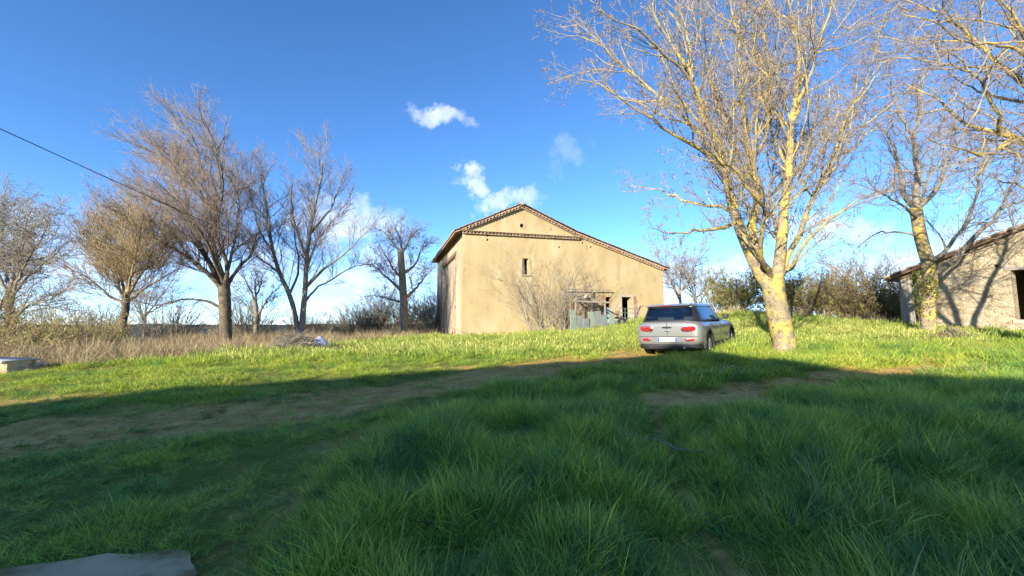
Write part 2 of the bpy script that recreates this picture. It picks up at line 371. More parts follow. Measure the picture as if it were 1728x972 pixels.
def stone_mat():
    m = bpy.data.materials.new('rubble_stone'); m.use_nodes = True; b = NB(m.node_tree); bs = b.n['Principled BSDF']
    tc = b.new('ShaderNodeTexCoord').outputs['Object']
    w = b.vmath('ADD', b.vmath('MULTIPLY', tc, (1, 1, 1.6)), b.vmath('SCALE', b.new('ShaderNodeTexNoise').outputs['Color'], scale=.12))
    vo = b.new('ShaderNodeTexVoronoi', feature='F1'); b.put(vo.inputs['Vector'], w); vo.inputs['Scale'].default_value = 5.2
    ve = b.new('ShaderNodeTexVoronoi', feature='DISTANCE_TO_EDGE'); b.put(ve.inputs['Vector'], w); ve.inputs['Scale'].default_value = 5.2
    sp = b.new('ShaderNodeSeparateColor'); b.put(sp.inputs[0], vo.outputs['Color'])
    c = b.ramp(sp.outputs[0], [(.0, (0.284, 0.223, 0.138)), (.45, (0.361, 0.290, 0.191)), (.8, (0.430, 0.354, 0.242)), (1, (0.346, 0.253, 0.152))])
    c = b.mix(b.smooth(b.noise(tc, 1.3, 6, .6), .45, .68), c, (.43, .355, .245))
    c = b.mix(b.smooth(b.noise(tc, 4, 8, .75), .46, .70), c, (.17, .135, .095))
    b.put(bs.inputs['Base Color'], c); bs.inputs['Roughness'].default_value = .95; bs.inputs['Specular IOR Level'].default_value = .1
    h = b.math('ADD', b.math('MULTIPLY', b.smooth(ve.outputs['Distance'], 0, .2), .45), b.math('MULTIPLY', b.noise(tc, 12, 6, .7), 1.6))
    bn = b.new('ShaderNodeBump'); bn.inputs['Strength'].default_value = .8; bn.inputs['Distance'].default_value = .05
    b.put(bn.inputs['Height'], h); b.l.new(bn.outputs[0], bs.inputs['Normal'])
    return m
M_stone = stone_mat()
M_metal_grey = pmat('dull_galvanised_sheet', [(0.079, 0.094, 0.098), (0.123, 0.138, 0.138), (0.167, 0.180, 0.170)], scale=2, stretch=(1, 1, .3), rough=.6, bump=.1, metallic=.0, spec=.4, tint=[((0.239, 0.159, 0.092), 3, .64, .76)])
M_sheet_green = pmat('grey_green_sheet', [(0.120, 0.149, 0.120), (0.172, 0.204, 0.164), (0.224, 0.255, 0.200)], scale=2, stretch=(1, 1, .3), rough=.7, bump=.1, tint=[((0.224, 0.153, 0.080), 3, .6, .74)])
M_bluedoor = pmat('faded_blue_green_paint', [(.16, .25, .27), (.23, .33, .34), (.32, .40, .40)], scale=4, stretch=(2, 2, .3), rough=.7, bump=.3)
M_concrete = pmat('worn_concrete', [(0.372, 0.265, 0.150), (0.528, 0.378, 0.220), (0.648, 0.475, 0.282)], scale=2.2, detail=9, rough=.95, bump=.4, bscale=40, tint=[((0.240, 0.151, 0.062), 2.5, .50, .66)])
M_black = pmat('black_plastic', [(.012, .012, .013), (.02, .02, .022)], scale=8, rough=.5, bump=0)
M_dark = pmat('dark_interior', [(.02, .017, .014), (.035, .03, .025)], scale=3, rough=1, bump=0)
M_glass = bpy.data.materials.new('window_glass'); M_glass.use_nodes = True
_g = M_glass.node_tree.nodes['Principled BSDF']; _g.inputs['Base Color'].default_value = (.02, .025, .03, 1); _g.inputs['Roughness'].default_value = .05

def boolean_cut(me, cutters):
    """cut boxes/cylinders (meshes) out of a mesh and return the evaluated result"""
    o = bpy.data.objects.new('cut_base', me); COL.objects.link(o); cs = []
    for c in cutters:
        q = bpy.data.objects.new('cutter', c); COL.objects.link(q); cs.append(q)
        md = o.modifiers.new('b', 'BOOLEAN'); md.operation = 'DIFFERENCE'; md.object = q; md.solver = 'EXACT'
    dg = bpy.context.evaluated_depsgraph_get(); dg.update()
    res = bpy.data.meshes.new_from_object(o.evaluated_get(dg))
    for q in cs: bpy.data.objects.remove(q)
    bpy.data.objects.remove(o)
    return res
def box_mesh(*a): return MB().box(*a).mesh('cut')
def half_tile(length=.42, r=.105, th=.018, n=8):
    """half-round clay tile, convex side up, axis along y, end faces -y"""
    V = []; F = []
    for y in (0, length):
        for rr in (r, r - th):
            for i in range(n + 1):
                a = math.pi * i / n; V.append((rr * math.cos(a), y, rr * math.sin(a)))
    k = n + 1
    for i in range(n):
        F += [(i, i + 1, 2 * k + i + 1, 2 * k + i), (k + i + 1, k + i, 3 * k + i, 3 * k + i + 1), (i + 1, i, k + i, k + i + 1), (2 * k + i, 2 * k + i + 1, 3 * k + i + 1, 3 * k + i)]
    return mesh_py('tile', V, F)
TILE = half_tile(); TILE.materials.append(M_tile)
def wave_roof(s0, z0, s1, z1, y0, y1, rows, name, parent, per=.24, amp=.055, lift=.10):
    """pantile sheet: ridges run up the slope, courses step over one another"""
    ny = int((y1 - y0) / per * 6); ys = np.linspace(y0, y1, ny); V = []; 
    L = math.hypot(s1 - s0, z1 - z0); nx, nz = -(z1 - z0) / L, (s1 - s0) / L
    if nz < 0: nx, nz = -nx, -nz
    for r_ in range(rows + 1):
        for e in (0, 1):
            if (r_ == rows and e) or (r_ == 0 and e == 0 and False): continue
            f = r_ / rows; st = lift + (.03 if e else 0) + amp * np.abs(np.cos(math.pi * (ys - y0) / per)) + .012 * np.sin(ys * 1.7 + r_)
            sag = -.05 * math.sin(math.pi * f) * np.sin((ys - y0) / (y1 - y0) * math.pi)
            V.append(np.stack([s0 + (s1 - s0) * f + nx * st, ys, z0 + (z1 - z0) * f + nz * st + sag], -1))
    V = np.array(V); R_ = V.shape[0]; i = np.arange(R_ * ny).reshape(R_, ny)
    F = np.stack([i[:-1, :-1], i[:-1, 1:], i[1:, 1:], i[1:, :-1]], -1).reshape(-1, 4)
    o = link(name, mesh_np(name, V.reshape(-1, 3), F), M_tile, parent)
    o.modifiers.new('s', 'SOLIDIFY').thickness = .02
    return o

# ------------------------------------------------------------------ farmhouse behind the camera (casts the shade over the foreground)
def build_farmhouse():
    a = math.atan2(.425, .905)
    e = tag(empty('farmhouse', (-8.26, -7.86, -.25), (0, 0, a)), 'two-storey rendered farmhouse behind the photographer shading the near lawn', 'house')
    L, Dp, Hh = 24.0, 14.0, 7.95
    base = MB().box(-L + .3, -.3, -Dp + .3, -.3, 0, Hh).mesh('wall')
    cut = []; wins = []
    for x in (-3, -7.2, -11.5, -15.8, -19.5):
        for z in (1.0, 4.4):
            if x == -11.5 and z == 1.0: continue
            cut.append(box_mesh(x - .55, x + .55, -.55, -.1, z, z + 1.6)); wins.append((x, z))
    cut.append(box_mesh(-12.1, -10.9, -.55, -.1, .3, 2.6))
    link('wall', boolean_cut(base, cut), M_plaster, e)
    for x, z in wins:
        w = MB().box(x - .55, x + .55, -.5, -.45, z, z + 1.6).build('window', M_glass, e)
        fr = MB()
        for q in (-.52, 0, .52): fr.box(x + q - .03, x + q + .03, -.45, -.41, z + .06, z + 1.54)
        for q in (.03, .8, 1.57): fr.box(x - .55, x + .55, -.445, -.405, z + q - .03, z + q + .03)
        fr.build('frame', M_pale, w)
        for sg in (-1, 1): MB().box(x + sg * .87 - .3, x + sg * .87 + .3, -.295, -.25, z, z + 1.6).build('shutter', M_bluedoor, e)
    d = MB().box(-12.1, -10.9, -.5, -.44, .3, 2.6).build('door', M_darkwood, e)
    MB().box(-11.1, -11.04, -.44, -.38, 1.3, 1.4).build('handle', M_metal_grey, d)
    rf = MB(); z0, z1 = Hh, Hh + 1.55; i = 6.5
    rf.V = [(-L, -Dp, z0), (0, -Dp, z0), (0, 0, z0), (-L, 0, z0), (-L, -Dp, z0 + .15), (0, -Dp, z0 + .15), (0, 0, z0 + .15), (-L, 0, z0 + .15), (-L + i, -Dp / 2, z1), (-i, -Dp / 2, z1)]
    rf.F = [(3, 2, 1, 0), (0, 1, 5, 4), (1, 2, 6, 5), (2, 3, 7, 6), (3, 0, 4, 7), (4, 5, 9, 8), (5, 6, 9), (6, 7, 8, 9), (7, 4, 8)]
    r = rf.build('roof', M_tile, e)
    MB().box(-15, -14.2, -7.0, -6.2, Hh + .9, Hh + 2.1).build('chimney', M_brick, r)
build_farmhouse()

SLAB = [(-6, 1.0), (-6, 2.15), (-4.4, 2.42), (-3.6, 2.60), (-3.25, 2.64), (-3.0, 2.70), (-2.75, 2.75), (-2.6, 2.81), (-2.42, 2.79), (-2.2, 2.85), (-2.06, 2.80), (-1.98, 2.70), (-1.86, 2.60), (-1.83, 2.45), (-1.70, 2.2), (-1.64, 1.6), (-1.6, 1.0)]
def build_slab():
    b = bmesh.new(); zt = lambda x, y: float(Hs(np.array([x]), np.array([y]))[0]) + .012
    top = [b.verts.new((x, y, zt(x, y))) for x, y in SLAB]; low = [b.verts.new((x * 1.0, y, zt(x, y) - .25)) for x, y in SLAB]; n = len(SLAB)
    f = b.faces.new(top[::-1])
    for i in range(n): j = (i + 1) % n; b.faces.new((top[i], top[j], low[j], low[i]))
    bmesh.ops.recalc_face_normals(b, faces=b.faces[:]); me = bpy.data.meshes.new('concrete_slab'); b.to_mesh(me); b.free()
    tag(link('concrete_slab', me, M_concrete), 'worn grey concrete slab at the bottom left corner', 'slab')
build_slab()

# ------------------------------------------------------------------ stone barn with asymmetric roof
BA = R(17.0); BX, BY, BZ = -3.24, 27.0, .86
def bw(s, t, z=0):
    return Vector((BX + s * math.cos(BA) - t * math.sin(BA), BY + s * math.sin(BA) + t * math.cos(BA), BZ + z))
def build_barn():
    e = tag(empty('barn', (BX, BY, BZ), (0, 0, BA)), 'large ochre rendered stone barn with a low asymmetric tiled roof', 'barn')
    gable = [(0, -.6), (15.5, -.6), (15.5, 5.10), (8.2, 7.32), (4.06, 9.0), (0, 7.12)]
    fac = MB().prism(gable, 'y', 0, .5).mesh('front_wall')
    cuts = [box_mesh(11.82, 12.62, -.2, .8, .7, 2.88), box_mesh(10.5, 10.98, -.2, .8, .7, 2.85), box_mesh(4.13, 4.58, -.2, .8, 4.26, 5.39)]
    cuts += [box_mesh(s - .07, s + .07, -.2, .25, z - .07, z + .07) for s, z in ((1.66, 6.80), (1.66, 6.52), (8.75, 6.72), (9.4, 6.45), (13.6, 2.2), (6.9, 6.3))]
    hole = MB().prism([(4.1 + .15 * math.cos(k * math.pi / 8), 7.66 + .15 * math.sin(k * math.pi / 8)) for k in range(16)], 'y', -.2, .8).mesh('cut')
    link('front_wall', boolean_cut(fac, cuts + [hole]), M_plaster, e)
    side = MB().box(0, .5, .502, 14, -.6, 7.0).mesh('side_wall')
    link('side_wall', boolean_cut(side, [box_mesh(-.2, .8, 3.0, 9.4, -.7, 5.85)]), M_side, e)
    MB().box(15.0, 15.5, .502, 14, -.6, 5.0).build('rear_lean_to_wall', M_plaster, e)
    MB().prism([(p[0] if 0 < p[0] < 15.5 else (p[0] + (.502 if p[0] == 0 else -.502)), p[1]) for p in gable], 'y', 13.5, 13.998).build('back_wall', M_side, e)
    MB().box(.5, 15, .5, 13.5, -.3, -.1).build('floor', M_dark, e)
    # ring round the gable hole
    ring = MB(); 
    for k in range(16):
        a0, a1 = k * math.pi / 8, (k + 1) * math.pi / 8
        o = len(ring.V)
        for a in (a0, a1):
            for rr in (.15, .24):
                for y in (-.025, .03): ring.V.append((4.1 + rr * math.cos(a), y, 7.66 + rr * math.sin(a)))
        ring.F += [tuple(o + i for i in f) for f in ((0, 2, 6, 4), (1, 5, 7, 3), (2, 3, 7, 6), (0, 4, 5, 1))]
    ring.build('gable_hole_surround', M_pale, e)
    # roof
    rt = .07
    for nm, (a, b_) in (('roof', ((-.55, 6.86), (4.06, 9.06))), ('roof', ((4.06, 9.06), (8.2, 7.38))), ('roof', ((8.2, 7.38), (15.95, 5.02)))):
        r = MB().prism([a, b_, (b_[0], b_[1] + rt), (a[0], a[1] + rt)], 'y', -.10, 14.3).build(nm, M_tile, e)
        rows = max(6, int(math.dist(a, b_) / .42))
        wave_roof(a[0], a[1], b_[0], b_[1], -.22, 14.34, rows, 'pantile_courses', r, lift=.085)
    rg = MB().tube([(4.06, -.36 + i * .98, 9.17 + .02 * math.sin(i)) for i in range(16)], .13, 10).build('ridge_tiles', M_tile, e)
    # rows of half-round tile ends: along both rakes and across the gable foot
    def row(name, p0, p1, n, parent, zoff=0):
        base = MB().prism([(p0[0], p0[1] - .02), (p1[0], p1[1] - .02), (p1[0], p1[1] + .03), (p0[0], p0[1] + .03)], 'y', -.20, 0).build(name, M_tile, parent)
        sl = math.atan2(p1[1] - p0[1], p1[0] - p0[0])
        for i in range(n):
            f = (i + .5) / n
            o = link('tile', TILE, None, base, (p0[0] + (p1[0] - p0[0]) * f, -.30 + random.uniform(-.02, .02), p0[1] + (p1[1] - p0[1]) * f + .03), (0, -sl + random.uniform(-.06, .06), 0))
        return base
    row('rake_cornice', (.15, 7.09), (4.0, 8.87), 17, e)
    row('rake_cornice', (4.1, 8.87), (8.15, 7.22), 17, e)
    row('rake_cornice', (8.2, 7.19), (15.4, 4.99), 30, e)
    row('gable_cornice', (-.05, 6.86), (8.35, 6.95), 34, e)
    MB().prism([(-.1, 6.995), (8.4, 7.085), (8.4, 7.10), (-.1, 7.01)], 'y', -.36, 0).build('cornice_ledge', M_tile, e)
    # eave boards under the left overhang
    for i in range(24):
        MB().box(-.5, -.002, .2 + i * .58, .30 + i * .58, 6.86, 6.96).build('rafter_end', M_darkwood, e)
    # tall boarded doors in the side wall
    d = MB().box(.18, .24, 3.0, 9.4, .02, 5.83).build('barn_door', M_darkwood, e)
    y = 3.02
    while y < 9.3:
        w = random.uniform(.26, .36); w = min(w, 9.38 - y)
        MB().box(.12 + random.uniform(-.012, .012), .178, y, y + w - .015, random.uniform(0, .12), 5.80).build('plank', M_doorwood, d); y += w
    MB().box(-.06, .44, 2.5, 9.9, 5.852, 6.12).build('lintel_beam', M_darkwood, e)
    for i in range(20):
        z = -.1 + i * .295
        MB().box(-.035 if i % 2 else -.015, .2, 2.55 if i % 2 else 2.72, 2.998, z, z + .27).build('quoin', M_brick if i % 3 == 1 else M_stone, e)
    # plinth and openings
    MB().prism([(.9, -.5), (5.2, -.5), (5.2, .42), (4.2, .30), (2.6, .36), (.9, .22)], 'y', -.16, -.002).build('plinth', M_brick, e)
    MB().box(11.82, 12.62, -.04, -.002, 2.882, 3.04).build('door_lintel', M_pale, e)
    MB().box(12.622, 12.80, -.05, -.002, .3, 3.04).build('door_jamb', M_pale, e)
    MB().box(11.60, 11.818, -.04, -.002, .3, 3.04).build('door_jamb', M_pale, e)
    for i in range(9):
        MB().box(12.802, 13.02 + .08 * (i % 2), -.035, -.002, .55 + i * .27, .80 + i * .27).build('brick_quoin', M_brick, e)
        if i < 5: MB().box(11.38 - .06 * (i % 2), 11.598, -.03, -.002, .55 + i * .27, .80 + i * .27).build('brick_quoin', M_brick, e)
        MB().box(10.24 - .06 * (i % 2), 10.498, -.03, -.002, .55 + i * .27, .80 + i * .27).build('brick_quoin', M_brick, e)
    st = MB().box(10.52, 10.96, .10, .15, .7, 2.10).build('half_door', M_bluedoor, e)
    for i in range(3): MB().box(10.53 + i * .145, 10.66 + i * .145, .075, .098, .7, 2.09).build('board', M_bluedoor, st)
    sh = MB().box(4.11, 4.29, .10, .13, 4.26, 5.39).build('shutter', M_oldwood, e)
    for i in range(7): MB().box(4.13, 4.28, .07, .098, 4.30 + i * .155, 4.37 + i * .155).build('louvre', M_oldwood, sh)
    MB().box(4.05, 4.66, -.08, -.002, 4.16, 4.258).build('window_sill', M_stone, e)
    for (s, z, w, h) in ((4.9, 3.45, .45, .16),):
        MB().box(s, s + w, -.012, -.002, z, z + h).build('brick_patch', M_brick, e)
build_barn()

def build_lean_to():
    o = bw(6.9, -2.2); g = gz(o.x, o.y)
    e = tag(empty('lean_to_shelter', (o.x, o.y, g - .05), (0, 0, BA)), 'broken down lean-to of grey boards and metal sheets against the barn front', 'shelter')
    for x, y, z in ((0.1, 0, 2.15), (2.3, .02, 2.1), (.1, 1.9, 2.9), (2.3, 1.9, 2.95)): MB().bar((x, y, -.2), (x + random.uniform(-.05, .05), y, z), .08, .08).build('post', M_oldwood, e)
    MB().bar((-.1, -.02, 2.02), (2.6, -.02, 1.96), .07, .12).build('beam', M_oldwood, e)
    MB().bar((-.4, .5, 2.50), (1.5, .5, 2.56), .06, .09).build('beam', M_oldwood, e)
    MB().bar((3.0, -.1, 1.5), (3.75, -.1, 2.9), .05, .05).build('brace', M_oldwood, e)
    MB().bar((-.2, 1.8, 2.95), (3.9, 1.85, 2.98), .06, .06).build('rail', M_oldwood, e)
    for i in range(5):   # loose sagging boards
        x = .1 + i * .45
        MB().bar((x + random.uniform(-.2, .3), .1, 2.1 + random.uniform(-.05, .1)), (x + random.uniform(-.4, .4), 1.9, 2.9 + random.uniform(-.5, .05)), random.uniform(.10, .2), .025).build('board', M_oldwood, e)
    MB().bar((.9, .2, 2.25), (1.15, .45, 2.5), .2, .015).build('broken_pane', M_pale, e)
    for i in range(9):   # upright corrugated sheets
        x0 = -.3 + i * .46; h = (1.55, 1.2, 1.0, 1.45, 1.5, 1.25, 1.35, .9, 1.05)[i]; n = 25
        xs = np.linspace(0, .45, n); yy = .025 * np.cos(xs / .075 * 2 * math.pi)
        V = [(x, y, z) for z in (0, h) for x, y in zip(xs, yy)] + [(x, y + .006, z) for z in (0, h) for x, y in zip(xs, yy)]
        F = [(k, k + 1, n + k + 1, n + k) for k in range(n - 1)] + [(2 * n + k + 1, 2 * n + k, 3 * n + k, 3 * n + k + 1) for k in range(n - 1)]
        link('corrugated_sheet', mesh_py('corrugated_sheet', V, F, True), M_metal_grey if i % 3 else M_sheet_green, e, (x0, -.12 + random.uniform(-.03, .03), -.12), (R(random.uniform(-8, 2)), R(random.uniform(-4, 4)), 0))
build_lean_to()
def build_gate_scrap():
    o = bw(11.1, -2.2); g = gz(o.x, o.y)
    e = tag(empty('metal_gate', (o.x, o.y, g), (0, 0, BA + .1)), 'small pale tubular metal gate leaning before the barn doorway', 'gate')
    f = MB(); 
    f.tube([(-.9, 0, -.05), (-.9, 0, 1.1)], .025).tube([(.7, 0, -.05), (.7, 0, 1.05)], .025).build('frame', M_metal_grey, e)
    for z in (.1, .42, .75, 1.05): MB().tube([(-.9, 0, z), (.7, 0, z - .02)], .02).build('rail', M_metal_grey, e)
    for i in range(6): MB().tube([(-.7 + i * .24, -.03, .05), (-.7 + i * .24, -.03, 1.03)], .012).build('bar', M_bluedoor, e)
build_gate_scrap()
def tyre_mesh(r=.30, w=.18):
    V = []; F = []; n = 24; prof = [(r * .58, -w / 2), (r * .9, -w / 2), (r, -w * .3), (r, w * .3), (r * .9, w / 2), (r * .58, w / 2), (r * .55, 0)]
    for i in range(n):
        a = 2 * math.pi * i / n
        for (q, y) in prof: V.append((q * math.cos(a), y, q * math.sin(a)))
    k = len(prof)
    for i in range(n):
        for j in range(k): F.append((i * k + j, i * k + (j + 1) % k, ((i + 1) % n) * k + (j + 1) % k, ((i + 1) % n) * k + j))
    return mesh_py('tyre', V, F, True)
M_rubber = pmat('tyre_rubber', [(.012, .012, .012), (.03, .029, .028)], scale=9, rough=.85, bump=.2)
_o = bw(10.0, -2.9); tag(link('old_tyre', tyre_mesh(.28), M_rubber, None, (_o.x, _o.y, gz(_o.x, _o.y) + .24), (R(14), 0, R(8))), 'small black tyre propped by the lean-to sheets', 'tyre')
_o = bw(-.7, 4.0); tag(link('old_tyre', tyre_mesh(.38, .22), M_rubber, None, (_o.x, _o.y, gz(_o.x, _o.y) + .32), (R(12), 0, R(100))), 'dark tyre dumped at the foot of the barn side doors', 'tyre')

# ------------------------------------------------------------------ stone shed on the right
def build_shed():
    A = Vector((18.7, 20.0)); ang = math.atan2(-.9, .437); g = gz(A.x, A.y) - .15
    e = tag(empty('stone_shed', (A.x, A.y, g), (0, 0, ang)), 'low rubble stone outbuilding with rusty tiled roof at the right edge', 'shed')
    z = lambda w: w - g
    pk = 5.6; ze = z(3.92); zr = ze + .365 * pk
    poly = [(.72, -.9), (9.5, -.9), (9.5, ze + .365 * pk - .365 * (9.5 - pk)), (pk, zr), (.72, ze + .365 * .72)]
    wall = MB().prism(poly, 'y', 0, .5).mesh('wall')
    cuts = [box_mesh(3.62, 5.2, -.2, .8, z(1.86), z(3.86)), box_mesh(3.70, 5.2, -.2, .8, z(.4), z(1.46)), box_mesh(3.18, 3.30, -.2, .25, z(4.02), z(4.16))]
    link('wall', boolean_cut(wall, cuts), M_stone, e)
    MB().box(.72, 1.2, .502, 7, -.9, ze - .05).build('wall', M_stone, e)
    MB().box(9.0, 9.5, .502, 7, -.9, ze + .365 * pk - .365 * (9.5 - pk) - .02).build('wall', M_stone, e)
    MB().prism(poly, 'y', 7.002, 7.4).build('wall', M_stone, e)
    MB().box(3.55, 5.3, -.05, -.002, z(1.70), z(1.858)).build('sill', M_pale, e)
    MB().box(3.45, 5.35, -.03, -.002, z(3.862), z(4.02)).build('lintel_beam', M_oldwood, e)
    # boarded bay under the eave
    x = -.02
    for i, w in enumerate((.17, .16, .18, .02, .17, .16)):
        if i != 3: MB().box(x, x + w - .012, .16 + random.uniform(0, .03), .20, -.2, ze - .06 + .4 * x).build('board', M_oldwood, e)
        x += w if i != 3 else .10
    MB().box(-.06, .04, .2, .32, -.5, ze - .12).build('post', M_oldwood, e)
    for nm, a, b_ in (('roof', (-.38, ze - .12), (pk, zr + .03)), ('roof', (pk, zr + .03), (9.9, zr - .365 * (9.9 - pk)))):
        r = MB().prism([a, b_, (b_[0], b_[1] + .09), (a[0], a[1] + .09)], 'y', -.30, 7.6).build(nm, M_darkwood, e)
        wave_roof(a[0], a[1], b_[0], b_[1], -.34, 7.64, 13, 'pantile_courses', r, lift=.11, amp=.05)
    for i in range(7): MB().bar((-.30, .1 + i * 1.1, ze - .15), (pk, .1 + i * 1.1, zr - .03), .08, .10).build('rafter', M_darkwood, e)
build_shed()

# ------------------------------------------------------------------ bare trees
M_bark_lichen = pmat('lichen_bark', [(0.107, 0.086, 0.061), (0.246, 0.197, 0.123), (0.361, 0.295, 0.189)], scale=7, detail=10, bump=1.0, bscale=18, rough=.95, spec=.1,
                     tint=[((0.45, 0.33, 0.085), 3.2, .48, .60), ((0.074, 0.057, 0.041), 9, .56, .68), ((0.25, 0.20, 0.125), 3.0, .56, .68)])
M_bark_lichen_hi = pmat('lichen_limbs', [(0.123, 0.098, 0.070), (0.254, 0.205, 0.127), (0.361, 0.291, 0.164)], scale=8, detail=6, bump=.5, rough=.95, spec=.1,
                        tint=[((0.47, 0.345, 0.09), 2.2, .46, .60), ((0.074, 0.057, 0.041), 7, .56, .70)])
M_twig = pmat('pale_twigs', [(0.173, 0.147, 0.110), (0.260, 0.228, 0.177), (0.330, 0.287, 0.228)], scale=2, bump=0, rough=.9, spec=.15)
M_twig_brown = pmat('brown_twigs', [(0.167, 0.126, 0.098), (0.256, 0.198, 0.155), (0.344, 0.269, 0.207)], scale=2, bump=0, rough=.9, spec=.15)
M_twig_gold = pmat('golden_twigs', [(0.194, 0.145, 0.084), (0.283, 0.215, 0.122), (0.354, 0.271, 0.157)], scale=2, bump=0, rough=.9, spec=.15)
M_bark_dark = pmat('dark_bark', [(0.058, 0.046, 0.033), (0.117, 0.092, 0.066), (0.192, 0.154, 0.094)], scale=5, detail=8, bump=.8, bscale=14, rough=.95, spec=.1, tint=[((0.203, 0.169, 0.043), 2.2, .55, .70)])
M_bark_grey = pmat('grey_bark', [(0.139, 0.115, 0.085), (0.224, 0.189, 0.145), (0.299, 0.262, 0.200)], scale=5, detail=8, bump=.6, bscale=14, rough=.95, spec=.1)
M_ivy = foliage_mat('ivy_leaf', (0.078, 0.104, 0.016), (0.130, 0.142, 0.021), (0.260, 0.209, 0.039), scale=1.2)
M_seed = pmat('dry_seed_bunch', [(.14, .09, .06), (.22, .15, .10), (.31, .23, .16)], scale=3, bump=0, rough=.9)

def smooth_poly(P, r0, r1, K, jit, rg):
    P = np.asarray(P, float); n = len(P); d = np.r_[0, np.cumsum(np.linalg.norm(np.diff(P, axis=0), axis=1))]
    t = np.linspace(0, d[-1], K); Pe = np.vstack([2 * P[0] - P[1], P, 2 * P[-1] - P[-2]]); out = []
    for q in t:
        i = min(np.searchsorted(d, q, 'right') - 1, n - 2); u = (q - d[i]) / (d[i + 1] - d[i])
        a, b, c, e = Pe[i], Pe[i + 1], Pe[i + 2], Pe[i + 3]
        out.append(.5 * (2 * b + (c - a) * u + (2 * a - 5 * b + 4 * c - e) * u * u + (3 * b - a - 3 * c + e) * u ** 3))
    out = np.array(out); out[1:-1] += rg.normal(0, jit, (K - 2, 3))
    return out, r0 + (r1 - r0) * (t / d[-1]) ** .8, d[-1]
def spawn(P, Rr, L, per_m, t0, ang, lr, lmin, lmax, rr, K, trop, up, wander, rg, rmin, nmin=1):
    """grow one more order of branches from the polylines P"""
    B, Kp, _ = P.shape
    n = np.maximum(nmin, np.round(per_m * L * (1 - t0) + rg.uniform(-.5, .5, B))).astype(int)
    par = np.repeat(np.arange(B), n); off = np.arange(len(par)) - np.repeat(np.cumsum(n) - n, n)
    t = t0 + (1 - t0) * (off + rg.random(len(par))) / n[par]; t = np.clip(t, 0, .995)
    f = t * (Kp - 1); i = f.astype(int); u = (f - i)[:, None]
    pos = P[par, i] * (1 - u) + P[par, i + 1] * u; tan = nrm(P[par, i + 1] - P[par, i]); rad = Rr[par, i] * (1 - u[:, 0]) + Rr[par, i + 1] * u[:, 0]
    q = rg.normal(size=(len(par), 3)); q = nrm(q - tan * (q * tan).sum(1, keepdims=True))
    a = np.radians(rg.normal(ang, ang * .28, len(par)))[:, None]
    d = nrm(tan * np.cos(a) + q * np.sin(a) + np.asarray(trop) * .5)
    ln = np.clip(L[par] * lr * (1.1 - .6 * t) * rg.uniform(.55, 1.25, len(par)), lmin, lmax)
    r0 = np.clip(np.minimum(rad * .75, ln * rr), rmin, None)
    Q = np.empty((len(par), K, 3)); Q[:, 0] = pos; cur = d.copy()
    for k in range(1, K):
        cur = nrm(cur + rg.normal(0, wander, cur.shape) + np.array([0, 0, up]) / K + np.asarray(trop) / K)
        Q[:, k] = Q[:, k - 1] + cur * (ln / (K - 1))[:, None]
    RR = r0[:, None] * np.linspace(1, .42, K)[None, :]
    return Q, np.maximum(RR, rmin * .6), ln
def grow(limbs, seed, lv, trop=(0, 0, .15), ntrunk=1, rtw=.006, up=.25, jit=.03):
    rg = np.random.default_rng(seed); K0 = 14
    P0 = []; R0 = []; L0 = []; lim = [(list(map(list, p)), a, b) for p, a, b in limbs]
    for k in range(ntrunk):
        p, a, b = lim[k]
        lim[k] = ([[p[0][0] + .02, p[0][1], min(p[0][2], 0) - .35]] + ([p[0]] if p[0][2] > 0 else []) + p[1:], a, b)
    for k, (p, a, b) in enumerate(lim):
        q, r, l = smooth_poly(p, a * (.74 if k < ntrunk else .9), b * (.45 if k >= ntrunk else 1), K0, jit if k >= ntrunk else jit * .3, rg)
        if k < ntrunk: r = r * (1 + .15 * np.exp(-np.linspace(0, l, K0) / .45))
        P0.append(q); R0.append(r); L0.append(l)
    P0 = np.array(P0); R0 = np.array(R0); L0 = np.array(L0)
    src = slice(ntrunk if ntrunk == 1 else 0, None)
    lev = []; P, Rr, L = P0[src], R0[src], L0[src]
    for k, s in enumerate(lv):
        P, Rr, L = spawn(P, Rr, L, s['n'], s.get('t0', .2), s.get('a', 45), s.get('lr', .35), s.get('l0', .2), s.get('l1', 3), s.get('rr', .012), s.get('K', 6), trop, s.get('up', up), s.get('w', .16), rg, rtw * s.get('rm', 1))
        lev.append((P, Rr, L))
    return (P0, R0), lev
def mesh_levels(name, items):
    Vs = []; Fs = []; o = 0
    for P, Rr, S in items:
        V, F = tubes(P, Rr, S); Vs.append(V); Fs.append(F + o); o += len(V)
    return mesh_np(name, np.vstack(Vs), np.vstack(Fs), True)
